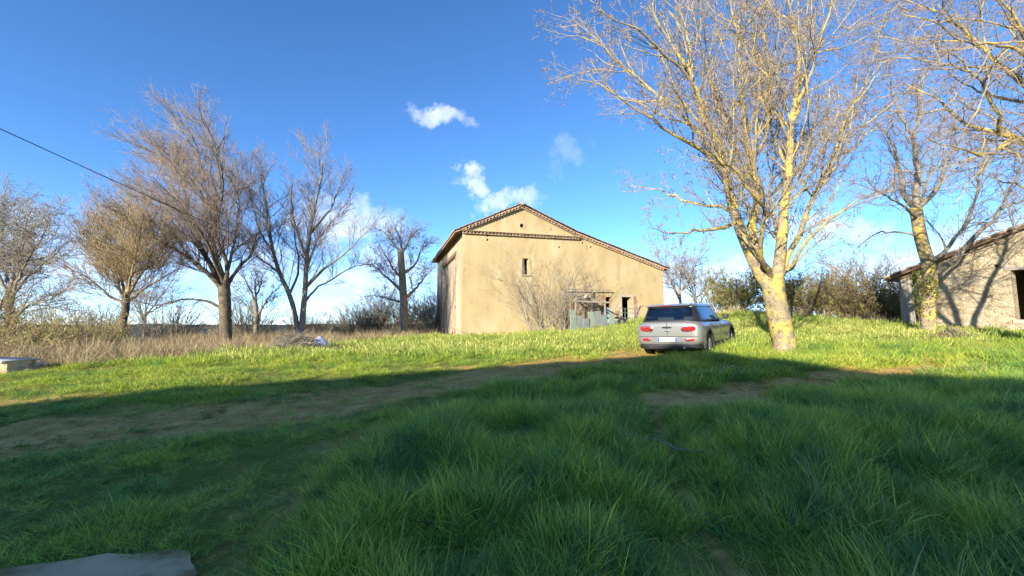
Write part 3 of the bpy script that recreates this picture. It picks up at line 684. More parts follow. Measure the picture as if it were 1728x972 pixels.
def build_tree(name, data, label, cat='tree', seed=1, lv=None, mats=(None, None, None), trop=(0, 0, .15), ntrunk=1, rtw=.006, seeds=0, group=None, jit=.03, up=.25, scale=(1, 1, 1)):
    loc, limbs = data
    (P0, R0), lev = grow(limbs, seed, lv, trop, ntrunk, rtw, up, jit)
    e = tag(empty(name, loc), label, cat, group); e.scale = scale
    link('trunk', mesh_levels('trunk', [(P0[:ntrunk], R0[:ntrunk], 16)]), mats[0], e)
    link('branches', mesh_levels('branches', [(P0[ntrunk:], R0[ntrunk:], 10), (lev[0][0], lev[0][1], 6)]), mats[1], e)
    link('crown', mesh_levels('crown', [(p, r, 3) for p, r, l in lev[1:]]), mats[2], e)
    if seeds:
        rg = np.random.default_rng(seed + 99); P = lev[-1][0]; sel = rg.choice(len(P), min(seeds, len(P)), replace=False)
        c = P[sel, -1] + rg.normal(0, .03, (len(sel), 3)); n = 9
        c = c[:, None, :] + rg.normal(0, .035, (len(sel), n, 3)) + np.array([0, 0, -.04]); c = c.reshape(-1, 3)
        d = nrm(rg.normal(0, .5, c.shape) + np.array([0, 0, -1])) * rg.uniform(.035, .07, (len(c), 1)); w = nrm(np.cross(d, rg.normal(size=c.shape))) * .014
        V = np.stack([c - w * .5, c + d * .5 - w, c + d, c + d * .5 + w], 1).reshape(-1, 3)
        o = link('seed_bunches', mesh_np('seed_bunches', V, np.arange(len(V)).reshape(-1, 4)), M_seed, e); tag(o, kind='stuff')
    return e
# limb skeletons: (base position), [(points relative to the base), radius at start, radius at end]
LIMBS_MAIN=((7.85, 12.0, 0.84),[
([[0.01,0.0,-0.18],[-0.08,0.0,0.59],[-0.17,0.0,1.1],[-0.24,0.0,1.7],[-0.28,0.0,2.14]],0.394,0.291),
([[-0.25,0.0,1.7],[-0.57,0.0,2.45],[-0.99,-0.1,3.08],[-1.34,-0.2,3.81],[-1.54,-0.3,4.69],[-1.9,-0.5,5.76],[-2.4,-0.8,6.75],[-2.87,-1.0,7.77],[-3.49,-1.2,8.68],[-4.14,-1.5,9.4]],0.231,0.026),
([[-1.34,-0.2,3.81],[-1.99,-0.5,3.46],[-2.75,-0.9,3.4],[-3.52,-1.2,3.2],[-4.36,-1.6,3.26]],0.077,0.017),
([[-1.38,-0.2,4.02],[-1.72,0.3,4.43],[-2.27,0.9,4.71],[-2.95,1.6,5.33],[-3.77,2.2,5.7]],0.069,0.017),
([[-1.59,-0.3,4.96],[-2.37,-0.8,5.51],[-3.31,-1.3,5.79],[-4.23,-1.7,6.03],[-5.17,-2.1,6.45],[-6.11,-2.4,6.73]],0.086,0.017),
([[-1.79,-0.4,5.57],[-2.3,0.2,6.87],[-2.95,0.8,8.05],[-3.8,1.4,9.37],[-4.75,2.0,10.92],[-5.63,2.4,12.14]],0.077,0.017),
([[-2.4,-0.8,6.75],[-3.16,-1.4,7.6],[-4.06,-1.9,7.86],[-4.84,-2.4,8.07],[-5.96,-2.9,8.22]],0.06,0.017),
([[-2.87,-1.0,7.77],[-2.73,-0.6,9.21],[-2.9,-0.3,10.58],[-3.01,0.0,12.03]],0.051,0.017),
([[-0.42,0.0,2.14],[-0.58,0.2,3.05],[-0.54,0.3,3.97],[-0.37,0.4,4.83],[-0.48,0.5,5.81],[-0.48,0.6,6.82],[-0.39,0.8,8.21],[-0.26,1.0,9.77],[-0.35,1.2,11.41],[-0.39,1.4,13.12]],0.163,0.026),
([[-0.37,0.4,4.83],[-0.99,0.1,5.78],[-1.61,-0.3,6.75],[-2.14,-0.7,7.79],[-2.67,-1.2,8.73],[-3.13,-1.6,9.66]],0.077,0.017),
([[-0.47,0.6,6.63],[0.31,1.1,8.39],[0.94,1.6,10.63],[1.26,2.0,12.74],[1.4,2.3,14.43]],0.069,0.017),
([[-0.45,0.5,5.62],[-0.41,-0.3,6.39],[-0.66,-1.0,7.34],[-0.78,-1.6,8.31],[-0.9,-2.0,9.15]],0.06,0.017),
([[-0.17,0.0,1.96],[0.07,0.0,3.01],[0.3,0.1,4.37],[0.53,0.2,5.6],[0.72,0.2,6.91],[1.04,0.3,8.12],[1.24,0.4,9.56],[1.07,0.5,11.15],[0.87,0.6,12.59]],0.197,0.034),
([[0.74,0.2,7.01],[0.95,-0.4,8.16],[1.03,-0.9,9.14],[1.08,-1.3,9.92],[1.08,-1.6,10.52]],0.077,0.017),
([[1.0,0.3,7.92],[2.14,1.0,9.77],[3.84,1.8,11.44],[5.29,2.6,13.5]],0.051,0.017),
([[0.53,0.2,5.6],[0.7,1.2,7.11],[1.32,2.2,9.03],[2.26,3.0,11.04]],0.06,0.017),
([[-0.02,0.0,2.22],[0.73,0.3,3.34],[1.31,0.5,4.4],[2.26,0.8,5.84],[3.21,1.1,7.67],[4.42,1.5,9.26],[5.58,1.9,10.51]],0.103,0.017),
([[2.26,0.8,5.84],[2.73,0.4,6.34],[3.23,0.1,6.77],[3.72,-0.2,7.26]],0.043,0.013),
([[0.17,0.0,2.4],[0.49,-0.6,3.27],[0.82,-1.1,3.69],[1.06,-1.6,3.97],[1.47,-2.0,4.09]],0.069,0.017),
([[0.01,0.0,2.14],[1.14,0.6,2.94],[2.26,1.2,3.62],[3.24,1.7,4.3]],0.043,0.013),
([[-0.33,0.0,2.14],[-1.15,-1.0,2.82],[-1.51,-1.8,3.73],[-2.09,-2.5,4.67],[-2.26,-3.0,5.72]],0.103,0.017),
([[-0.25,0.0,2.14],[0.83,1.2,3.43],[1.34,2.4,5.38],[2.32,3.4,7.58],[2.36,4.0,10.08]],0.094,0.017),
([[-1.51,-1.8,3.73],[-2.65,-2.6,4.34],[-3.61,-3.2,4.65],[-4.27,-3.6,5.26]],0.051,0.017),
([[1.34,2.4,5.38],[3.35,3.3,7.06],[4.91,4.0,8.83],[6.5,4.6,10.69]],0.051,0.017)])
LIMBS_RIGHT=((15.92, 16.0, 1.27),[
([[-0.03,0.0,-0.11],[0.14,0.0,1.02],[0.32,0.0,2.17],[0.22,0.0,3.1],[0.07,-0.0,3.81],[-0.01,0.0,4.99]],0.32,0.194),
([[-0.01,0.0,4.99],[-0.33,0.0,5.35],[-0.31,0.2,6.64],[-0.45,0.4,7.97],[-0.74,0.6,8.83],[-0.99,0.9,9.65]],0.126,0.023),
([[0.03,-0.0,4.95],[0.19,0.0,6.2],[0.48,0.3,8.0],[1.15,0.6,9.48],[1.8,0.9,11.25]],0.149,0.023),
([[0.5,0.3,7.92],[-0.27,0.0,8.78],[-0.92,-0.4,9.66],[-1.31,-0.8,10.63]],0.08,0.023),
([[0.11,0.0,4.99],[0.4,-0.5,5.59],[0.62,-0.9,6.79],[0.97,-1.2,7.57],[1.13,-1.5,8.55]],0.103,0.023),
([[0.27,0.0,2.68],[1.6,0.4,3.53],[3.09,0.8,4.93],[3.86,1.1,6.34],[4.79,1.4,8.04]],0.103,0.023),
([[0.33,0.0,2.36],[0.87,-0.4,2.81],[1.3,-0.9,3.66],[1.81,-1.4,4.69],[2.08,-1.9,6.25]],0.149,0.023),
([[1.69,-1.4,4.54],[2.15,-1.9,4.76],[2.52,-2.4,4.7]],0.057,0.023),
([[0.04,0.0,3.76],[-0.39,0.3,4.06],[-0.95,0.6,4.13],[-1.36,0.8,3.86],[-1.77,1.0,3.28]],0.057,0.017),
([[-0.0,0.0,4.52],[-1.54,-1.0,4.81],[-3.09,-2.0,4.83],[-4.45,-2.8,5.17]],0.069,0.017),
([[0.02,0.0,4.52],[1.63,1.2,6.12],[3.34,2.2,8.11],[4.64,3.0,10.21]],0.091,0.023)])
LIMBS_CORNER=((13.71, 9.5, 0.84),[
([[-0.04,0.0,-0.7],[0.08,0.0,0.63],[0.15,0.0,1.71],[0.16,0.0,2.82]],0.407,0.299),
([[0.16,0.0,2.82],[-0.23,0.0,4.1],[-0.84,0.1,4.93],[-1.66,0.2,5.38],[-2.39,0.3,5.67],[-2.99,0.5,6.43],[-3.62,0.8,7.16]],0.136,0.02),
([[0.16,0.0,2.82],[0.15,0.3,4.95],[-0.3,0.5,6.35],[-0.88,0.8,7.49],[-1.32,1.0,8.55],[-1.88,1.3,9.56],[-2.7,1.6,10.26]],0.136,0.02),
([[0.16,0.0,2.82],[-0.21,-0.2,5.3],[-1.13,-0.4,6.78],[-2.23,-0.7,7.57],[-3.43,-1.0,8.32]],0.122,0.02),
([[-0.23,0.0,4.1],[-0.17,0.8,4.22],[-0.2,1.5,4.62],[-0.28,2.1,5.19]],0.061,0.014),
([[-1.81,0.2,5.38],[-2.49,-0.3,5.83],[-3.3,-0.6,6.5],[-4.13,-0.8,6.93],[-4.97,-1.0,7.06]],0.054,0.014),
([[-0.3,0.5,6.35],[-0.32,1.2,6.82],[-0.43,1.9,7.58],[-0.56,2.5,8.7]],0.061,0.014),
([[0.16,0.0,2.82],[1.63,0.5,5.19],[2.73,1.0,7.87],[3.18,1.5,10.72]],0.136,0.02),
([[-1.39,0.2,5.28],[-3.0,-0.4,4.65],[-4.21,-0.9,4.57],[-5.23,-1.3,4.64]],0.048,0.014),
([[-1.13,-0.4,6.78],[-2.94,-1.0,6.79],[-4.41,-1.5,6.56],[-5.74,-2.0,6.69]],0.054,0.014)])
LIMBS_WIND=((-14.65, 21.5, 0.58),[
([[0.04,0.0,-0.18],[-0.13,0.0,1.03],[-0.23,0.0,2.26],[-0.37,0.0,3.49]],0.369,0.292),
([[-0.32,0.0,3.18],[-0.93,-0.4,4.15],[-1.64,-0.9,5.04],[-2.56,-1.4,5.74],[-3.64,-1.9,6.67],[-4.59,-2.3,7.19]],0.169,0.031),
([[-0.36,0.0,3.34],[-1.75,0.3,5.44],[-2.86,0.6,7.63],[-4.03,1.0,10.47],[-5.9,1.5,13.16]],0.184,0.031),
([[-0.37,0.0,3.49],[-1.02,0.0,5.85],[-1.52,0.0,8.58],[-2.31,0.2,11.46],[-3.17,0.3,13.38]],0.169,0.031),
([[-0.31,0.0,3.49],[0.09,-0.5,4.97],[-0.49,-0.8,6.44],[-0.02,-1.0,8.85],[-0.28,-1.3,11.37],[-0.92,-1.5,12.83]],0.138,0.031),
([[-0.27,0.0,3.34],[0.12,0.2,4.46],[0.78,0.3,5.37],[1.1,0.4,7.08],[1.14,0.5,8.75]],0.138,0.031),
([[-0.35,0.0,2.2],[-1.11,-0.3,2.63],[-1.93,-0.8,2.6],[-2.75,-1.3,2.27],[-3.28,-1.6,2.45]],0.108,0.031),
([[-0.59,0.0,3.96],[-3.1,1.5,5.0],[-5.54,2.4,7.63],[-7.83,3.0,10.0]],0.123,0.031),
([[-0.39,0.0,3.81],[-0.08,-2.0,5.83],[-0.68,-3.0,7.52],[-1.29,-3.8,8.59]],0.123,0.031),
([[-0.34,0.0,3.96],[-1.15,1.8,6.77],[-1.75,2.8,9.93],[-2.49,3.4,12.62]],0.108,0.031),
([[-1.75,0.3,5.44],[-3.04,0.0,6.97],[-4.47,-0.3,8.47],[-5.79,-0.5,9.68]],0.092,0.031),
([[-1.52,0.0,8.58],[-3.45,0.8,10.55],[-5.3,1.3,11.99],[-7.18,1.8,12.96]],0.077,0.031)])
LIMBS_TWIN=((-12.67, 25.0, 0.65),[
([[-0.13,0.0,0.19],[-0.43,0.0,2.03],[-0.83,0.0,3.47],[-1.47,0.0,4.92],[-2.09,0.0,6.94],[-2.65,0.2,9.81],[-3.37,0.4,12.59]],0.268,0.045),
([[0.12,0.0,0.19],[0.1,0.0,2.03],[0.16,0.0,4.01],[0.19,0.0,6.38],[0.53,-0.2,9.11],[1.05,-0.4,11.84],[1.15,-0.5,13.12]],0.304,0.045),
([[0.09,0.0,3.83],[1.21,-0.5,4.84],[2.41,-0.9,5.76],[3.7,-1.2,6.9],[5.0,-1.6,8.3]],0.143,0.036),
([[0.11,0.0,2.57],[0.5,0.5,3.81],[1.47,1.0,4.7],[2.63,1.5,5.74],[3.95,1.9,6.0]],0.107,0.036),
([[-0.83,0.0,3.47],[-0.82,1.0,5.46],[-1.54,1.8,7.96],[-2.38,2.4,10.58]],0.107,0.036),
([[0.2,0.0,6.2],[-0.07,-1.2,8.24],[0.01,-1.9,9.95],[0.31,-2.4,11.31]],0.125,0.036),
([[0.32,-0.1,7.84],[1.15,0.8,10.02],[1.59,1.4,12.24],[1.76,1.8,13.85]],0.107,0.036),
([[-2.08,0.0,6.75],[-2.62,-0.6,8.06],[-2.82,-1.0,9.75],[-2.89,-1.4,11.04]],0.089,0.036),
([[0.15,0.0,4.92],[-0.06,1.6,7.52],[0.4,2.6,9.41],[1.72,3.2,11.29]],0.107,0.036),
([[-1.47,0.0,4.92],[-3.06,0.6,6.14],[-4.31,1.0,7.37],[-5.13,1.3,8.22]],0.089,0.029)])
LIMBS_OAK=((-8.48, 33.0, 0.75),[
([[0.0,0.0,0.12],[-0.08,0.0,1.81],[-0.22,0.0,3.69],[-0.36,0.0,5.36],[-0.49,0.0,6.81]],0.471,0.259),
([[-0.22,0.0,3.6],[-1.55,0.4,4.69],[-2.82,0.8,5.72],[-3.76,1.1,6.01]],0.165,0.047),
([[-0.16,0.0,2.98],[0.82,-0.4,3.75],[1.59,-0.8,4.56],[2.22,-1.0,5.23]],0.189,0.047),
([[-0.43,0.0,6.57],[-1.28,0.0,7.78],[-2.11,0.3,8.58],[-2.82,0.5,8.87]],0.165,0.047),
([[-0.43,0.0,6.57],[0.06,0.4,7.86],[0.53,0.8,8.69],[1.1,1.1,9.01]],0.165,0.047),
([[-0.37,0.0,6.09],[-0.34,-0.8,7.61],[-0.58,-1.2,8.46],[-0.44,-1.4,9.02]],0.141,0.047),
([[-0.29,0.0,4.65],[-0.69,-1.0,5.23],[-1.17,-1.8,6.26],[-1.51,-2.2,6.86]],0.141,0.047),
([[-0.3,0.0,4.89],[0.44,1.0,6.0],[0.83,1.8,7.39],[1.13,2.2,8.24]],0.141,0.047),
([[-0.1,0.0,2.65],[-1.3,0.5,3.02],[-2.42,1.0,3.29],[-3.41,1.3,3.41]],0.118,0.035)])
LIMBS_SMALL=((-19.04, 31.0, 0.54),[
([[0.01,0.0,-0.23],[-0.0,0.0,0.86],[-0.02,0.0,1.96],[-0.22,0.0,3.07]],0.221,0.155),
([[-0.05,0.0,1.74],[-0.86,0.0,2.62],[-1.76,0.3,3.31],[-2.52,0.6,3.56]],0.1,0.033),
([[-0.01,0.0,1.74],[0.6,0.0,2.76],[1.32,-0.4,3.48],[1.99,-0.7,3.89]],0.1,0.033),
([[-0.21,0.0,2.93],[-0.39,-0.5,3.91],[-0.53,-0.9,4.61],[-0.72,-1.1,5.02]],0.1,0.033),
([[-0.17,0.0,3.02],[-0.14,0.5,4.23],[-0.2,0.9,5.1],[0.06,1.2,5.61]],0.1,0.033),
([[-0.17,0.0,3.02],[-0.28,0.0,4.18],[-0.24,0.0,4.99],[-0.45,0.0,5.53]],0.1,0.033)])
LIMBS_WILLOW=((-19.59, 21.0, 0.46),[
([[0.07,0.0,-0.1],[-0.04,0.0,0.85],[0.0,0.0,1.74],[0.06,0.0,2.49]],0.225,0.165),
([[0.02,0.0,2.19],[-0.89,0.3,3.58],[-1.92,0.6,4.88],[-3.11,0.9,6.05]],0.105,0.03),
([[0.06,0.0,2.49],[-0.03,0.0,3.85],[-0.03,-0.3,5.33],[0.01,-0.6,6.47]],0.105,0.03),
([[0.06,0.0,2.49],[0.95,-0.4,3.65],[1.81,-0.8,4.63],[2.67,-1.2,5.44]],0.105,0.03),
([[0.02,0.0,2.19],[-0.5,-0.5,2.75],[-0.94,-1.0,3.44],[-1.57,-1.4,3.96]],0.09,0.03),
([[0.07,0.0,2.34],[0.5,0.5,3.14],[1.11,1.0,3.82],[1.7,1.4,4.36]],0.09,0.03),
([[0.03,0.0,2.49],[-1.66,1.2,4.33],[-2.9,2.0,6.13],[-3.73,2.4,7.26]],0.09,0.03),
([[0.03,0.0,2.49],[1.45,-1.3,3.97],[2.25,-2.0,5.26],[2.78,-2.5,5.92]],0.09,0.03)])
LIMBS_EDGE=((-27.46, 23.0, 0.19),[
([[0.04,0.0,0.29],[-0.17,0.0,1.58],[-0.45,0.0,2.57],[-0.44,0.0,3.39]],0.279,0.197),
([[-0.4,0.0,3.06],[0.15,0.2,4.08],[0.72,0.5,4.97],[1.21,0.9,5.9]],0.115,0.033),
([[-0.42,0.0,3.23],[-0.39,0.0,5.06],[0.29,-0.3,6.68],[0.99,-0.6,7.94]],0.115,0.033),
([[-0.47,0.0,3.06],[-1.89,0.3,4.77],[-2.98,0.6,6.54],[-3.4,0.9,8.37]],0.115,0.033),
([[-0.19,0.0,1.75],[1.17,-0.4,2.55],[2.71,-0.8,2.84],[3.85,-1.1,3.3]],0.099,0.033),
([[-0.45,0.0,3.23],[-2.37,1.2,5.25],[-3.74,2.0,7.21],[-4.42,2.6,9.06]],0.115,0.033),
([[-0.4,0.0,3.06],[1.81,-1.4,4.52],[3.5,-2.2,5.93],[4.42,-2.7,6.72]],0.099,0.033)])

LV_BIG = [dict(n=3.1, t0=.15, a=38, lr=.40, l0=.7, l1=3.0, rr=.0095, K=8, w=.12, up=.5), dict(n=4.2, t0=.12, a=42, lr=.48, l0=.4, l1=1.4, rr=.0085, K=6, w=.15, up=.35), dict(n=6.2, t0=.1, a=46, lr=.45, l0=.16, l1=.5, rr=.013, K=4, w=.18)]
build_tree('ash_tree', LIMBS_MAIN, 'large bare tree with yellow lichen bark and forked trunk beside the car', seed=3, lv=LV_BIG, mats=(M_bark_lichen, M_bark_lichen_hi, M_twig), seeds=5000, rtw=.0052, trop=(-.05, 0, .12))
LV_MID = [dict(n=4.0, t0=.15, a=44, lr=.40, l0=.7, l1=2.8, rr=.0095, K=8, w=.16, up=.4), dict(n=4.2, t0=.12, a=48, lr=.48, l0=.4, l1=1.3, rr=.0085, K=6, w=.2, up=.3), dict(n=6.0, t0=.1, a=50, lr=.45, l0=.16, l1=.5, rr=.013, K=4, w=.2)]
build_tree('walnut_tree', LIMBS_RIGHT, 'bare tree with mossy trunk standing before the stone shed', seed=8, lv=LV_MID, mats=(M_bark_lichen, M_bark_grey, M_twig_brown), rtw=.007)
LV_COR = [dict(n=4.8, t0=.2, a=50, lr=.45, l0=.7, l1=2.6, rr=.0095, K=8, w=.22, up=.15), dict(n=5.0, t0=.12, a=55, lr=.5, l0=.4, l1=1.3, rr=.008, K=7, w=.25, up=.1), dict(n=6.0, t0=.1, a=55, lr=.45, l0=.15, l1=.5, rr=.012, K=5, w=.25, up=0)]
build_tree('oak_tree', LIMBS_CORNER, 'tangled bare tree whose twigs fill the top right corner', seed=13, lv=LV_COR, mats=(M_bark_grey, M_bark_lichen_hi, M_twig_brown), rtw=.0055, trop=(-.12, 0, 0))
LV_WIND = [dict(n=3.4, t0=.12, a=38, lr=.44, l0=1.0, l1=3.4, rr=.009, K=8, w=.12, up=.25), dict(n=5.2, t0=.1, a=38, lr=.5, l0=.6, l1=1.8, rr=.0075, K=6, w=.13, up=.15), dict(n=7, t0=.1, a=38, lr=.5, l0=.35, l1=.9, rr=.011, K=4, w=.11)]
build_tree('windswept_tree', LIMBS_WIND, 'tall bare tree with crown swept to the left and dark trunk', seed=21, lv=LV_WIND, mats=(M_bark_dark, M_bark_dark, M_twig_brown), trop=(-.22, 0, .20), rtw=.0070, scale=(.97, .97, .885))
LV_TWIN = [dict(n=3.2, t0=.3, a=38, lr=.40, l0=.8, l1=3.0, rr=.0095, K=8, w=.12, up=.45), dict(n=4.8, t0=.12, a=40, lr=.48, l0=.5, l1=1.7, rr=.0075, K=6, w=.14, up=.3), dict(n=7, t0=.1, a=42, lr=.5, l0=.3, l1=.8, rr=.011, K=4, w=.15)]
build_tree('twin_stem_tree', LIMBS_TWIN, 'bare tree with two stems rising from one base left of the barn', seed=34, lv=LV_TWIN, mats=(M_bark_grey, M_bark_grey, M_twig_brown), trop=(-.08, 0, .3), ntrunk=2, rtw=.008, scale=(.95, .95, .83))
LV_OAK = [dict(n=5.5, t0=.15, a=50, lr=.5, l0=.7, l1=2.0, rr=.012, K=7, w=.24, up=.3), dict(n=6.5, t0=.1, a=52, lr=.5, l0=.4, l1=1.1, rr=.010, K=6, w=.25, up=.2), dict(n=7.0, t0=.1, a=52, lr=.5, l0=.25, l1=.6, rr=.013, K=4, w=.25)]
build_tree('pollard_oak', LIMBS_OAK, 'stout bare oak with pollarded head just left of the barn', seed=41, lv=LV_OAK, mats=(M_bark_grey, M_bark_grey, M_twig), rtw=.013)
build_tree('young_oak', LIMBS_SMALL, 'small bare tree between the windswept tree and the twin stem tree', seed=47, lv=LV_OAK, mats=(M_bark_grey, M_bark_grey, M_twig), rtw=.012)
LV_WIL = [dict(n=7, t0=.1, a=38, lr=.55, l0=.9, l1=2.4, rr=.008, K=7, w=.14, up=.3), dict(n=7, t0=.1, a=34, lr=.6, l0=.6, l1=1.4, rr=.007, K=6, w=.15, up=.2), dict(n=5.0, t0=.1, a=34, lr=.55, l0=.3, l1=.8, rr=.010, K=4, w=.16)]
build_tree('willow_tree', LIMBS_WILLOW, 'dense golden brown bushy tree at the left in rough grass', seed=52, lv=LV_WIL, mats=(M_bark_dark, M_twig_gold, M_twig_gold), trop=(-.15, 0, .25), rtw=.0085)
LV_EDGE = [dict(n=5.0, t0=.12, a=46, lr=.48, l0=.8, l1=2.6, rr=.010, K=7, w=.18, up=.25), dict(n=6.2, t0=.1, a=46, lr=.5, l0=.5, l1=1.4, rr=.009, K=6, w=.2, up=.2), dict(n=6.0, t0=.1, a=46, lr=.5, l0=.3, l1=.75, rr=.012, K=4, w=.2)]
build_tree('hawthorn_tree', LIMBS_EDGE, 'grey bare tree cut by the left edge of the picture', seed=58, lv=LV_EDGE, mats=(M_bark_dark, M_bark_grey, M_twig), rtw=.0105)

# background trees: one built, then copied with its parts
def far_tree(name, x, y, h, seed, label, mats, dens=1.5, trop=(0, 0, .2), spread=.5):
    rg = np.random.default_rng(seed); L = [([[0, 0, -.2], [.03, 0, h * .2], [rg.normal(0, .1), 0, h * .42]], h * .022, h * .014)]
    for k in range(7):
        a = k * 2.4 + rg.uniform(-.4, .4); z0 = h * rg.uniform(.22, .42); s = spread * h * rg.uniform(.6, 1.0); z1 = h * rg.uniform(.62, .98)
        L.append(([[0, 0, z0], [math.cos(a) * s * .4, math.sin(a) * s * .4, z0 + (z1 - z0) * .4], [math.cos(a) * s * .75, math.sin(a) * s * .75, z0 + (z1 - z0) * .75], [math.cos(a) * s, math.sin(a) * s, z1]], h * .011, h * .002))
    lv = [dict(n=2.0 * dens, t0=.15, a=44, lr=.42, l0=.5, l1=2, rr=.012, K=6, w=.2, up=.3), dict(n=3.0 * dens, t0=.1, a=46, lr=.5, l0=.4, l1=1.1, rr=.010, K=5, w=.2, up=.2), dict(n=4.0 * dens, t0=.1, a=46, lr=.55, l0=.25, l1=.7, rr=.011, K=4, w=.2)]
    return build_tree(name, ((x, y, gz(x, y)), L), label, seed=seed, lv=lv, mats=mats, trop=trop, rtw=.013, group='bare trees beyond the yard')
def copy_tree(src, x, y, s, rz, label):
    r = src.copy(); COL.objects.link(r); r.location = (x, y, gz(x, y)); r.scale = (s, s, s); r.rotation_euler = (0, 0, rz); r['label'] = label
    for c in src.children:
        d = c.copy(); COL.objects.link(d); d.parent = r
    return r
FT1 = far_tree('background_tree', 15.0, 37, 8.2, 71, 'pale bare tree behind the right end of the barn', (M_bark_grey, M_bark_grey, M_twig))
FT2 = far_tree('background_tree', 27.5, 33, 8.0, 77, 'feathery bare tree above the hedge beside the shed roof', (M_bark_grey, M_bark_grey, M_twig), dens=1.3)
for s, x, y, sc, rz, lb in ((FT1, 18.2, 41, .95, 2.0, 'second bare tree right of the barn, seen above the car'), (FT2, 31.5, 36, 1.0, 1.2, 'bare tree between the lichen tree and the shed, farther back'),
                        (FT2, 24.5, 37, .75, 3.9, 'low bare tree over the middle of the hedge'), (FT1, -30, 34, .8, 1.0, 'bare tree far back behind the golden bushy tree'),
                        (FT2, -36, 29, .95, 5.1, 'bare tree far back near the left picture edge'), (FT1, 34, 27, 1.1, 4.4, 'bare tree showing over the shed roof'),
                        (FT2, -5.9, 44, .62, 2.6, 'bare tree tucked behind the barn side wall')):
    copy_tree(s, x, y, sc, rz, lb)

# ------------------------------------------------------------------ shrubs, brambles, ivy
def leaf_quads(c, size, rg, flat=.0):
    n = len(c); d = nrm(rg.normal(size=(n, 3))); w = nrm(np.cross(d, rg.normal(size=(n, 3)))); s = size * rg.uniform(.6, 1.3, (n, 1))
    return np.stack([c - d * s * .5, c + w * s * .3, c + d * s * .5, c - w * s * .3], 1).reshape(-1, 3)
def shrub(name, x, y, label, rx, ry, h, seed, stems=60, twig=M_twig_brown, leaves=0, lmat=None, lsize=.05, cat='shrub', group=None, trop=(0, 0, .2), a=40, dens=1.0, rtw=.008, base=.35, zoff=0):
    rg = np.random.default_rng(seed); e = tag(empty(name, (x, y, gz(x, y) + zoff)), label, cat, group)
    th = rg.uniform(0, 2 * math.pi, stems); q = np.sqrt(rg.random(stems)); bx = np.cos(th) * q * rx * base; by = np.sin(th) * q * ry * base
    K = 9; P = np.empty((stems, K, 3)); P[:, 0] = np.stack([bx, by, np.full(stems, -.1)], -1)
    d = nrm(np.stack([np.cos(th) * q * rx, np.sin(th) * q * ry, np.full(stems, h) * rg.uniform(.7, 1.1, stems)], -1)); ln = h * rg.uniform(.6, 1.15, stems) * np.linalg.norm(np.stack([q * rx / h * (1 - base), np.ones(stems)], -1), axis=1)
    cur = d.copy()
    for k in range(1, K):
        cur = nrm(cur + rg.normal(0, .10, cur.shape) + np.asarray(trop) / K - np.array([0, 0, .5]) * (k / K) ** 3 * .5)
        P[:, k] = P[:, k - 1] + cur * (ln / (K - 1))[:, None]
    gx = x + P[:, :, 0]; gy = y + P[:, :, 1]
    Rr = (rtw * 2.2 * rg.uniform(.7, 1.3, stems))[:, None] * np.linspace(1, .4, K)[None, :]
    rs = np.random.default_rng(seed + 1)
    P1, R1, L1 = spawn(P, Rr, ln, 2.6 * dens, .2, a, .4, .25, 1.2, .01, 6, trop, .1, .2, rs, rtw)
    P2, R2, L2 = spawn(P1, R1, L1, 4.0 * dens, .1, a, .5, .12, .5, .01, 4, trop, .1, .2, rs, rtw * .9)
    link('stems', mesh_levels('stems', [(P, Rr, 5)]), twig, e)
    tag(link('twigs', mesh_levels('twigs', [(P1, R1, 3), (P2, R2, 3)]), twig, e), kind='stuff')
    if leaves:
        s = rg.integers(0, len(P2), leaves); k = rg.integers(0, 4, leaves); c = P2[s, k] + rg.normal(0, .06, (leaves, 3))
        V = leaf_quads(c, lsize, rg); link('foliage', mesh_np('foliage', V, np.arange(len(V)).reshape(-1, 4)), lmat, e)
    return e
M_olive = foliage_mat('olive_leaf', (0.200, 0.218, 0.060), (0.312, 0.299, 0.090), (0.450, 0.380, 0.132), scale=.9)
M_brush = foliage_mat('dry_bramble_leaf', (0.275, 0.225, 0.094), (0.413, 0.325, 0.144), (0.375, 0.375, 0.138), scale=.8)
M_deep = foliage_mat('dark_evergreen_leaf', (0.081, 0.098, 0.038), (0.135, 0.150, 0.051), (0.252, 0.225, 0.083), scale=.9)
HG = 'hedge shrubs behind the car'
shrub('hedge_shrub', 14.6, 27.0, 'olive green shrub at the left end of the hedge behind the car', 1.5, 1.2, 2.6, 101, 70, M_twig_gold, 9000, M_olive, .10, group=HG)
shrub('hedge_shrub', 16.9, 26.2, 'light olive shrub directly behind the lichen tree trunk', 1.5, 1.3, 2.5, 102, 70, M_twig_gold, 8000, M_olive, .10, group=HG)
shrub('hedge_shrub', 18.6, 25.2, 'tall rounded brownish green shrub right of the lichen tree trunk', 2.0, 1.4, 3.0, 103, 90, M_twig_gold, 10000, M_brush, .09, group=HG)
shrub('hedge_shrub', 20.6, 24.3, 'mixed green bramble shrub in the middle of the hedge', 1.9, 1.4, 2.6, 104, 90, M_twig_brown, 9000, M_brush, .09, group=HG)
shrub('hedge_shrub', 22.4, 23.6, 'dark evergreen shrub in the right part of the hedge', 1.8, 1.3, 2.2, 105, 80, M_twig_brown, 8000, M_deep, .09, group=HG)
shrub('hedge_shrub', 21.3, 21.6, 'dark ivy shrub crowding the left side of the shed', 1.2, 1.0, 2.0, 106, 60, M_twig_brown, 9000, M_deep, .08, group=HG)
shrub('hedge_shrub', 19.6, 24.0, 'low green and brown bush in front of the hedge', 1.6, .9, 1.4, 107, 60, M_twig_brown, 12000, M_brush, .08, group=HG)
HB = 'tawny brambles left of the barn'
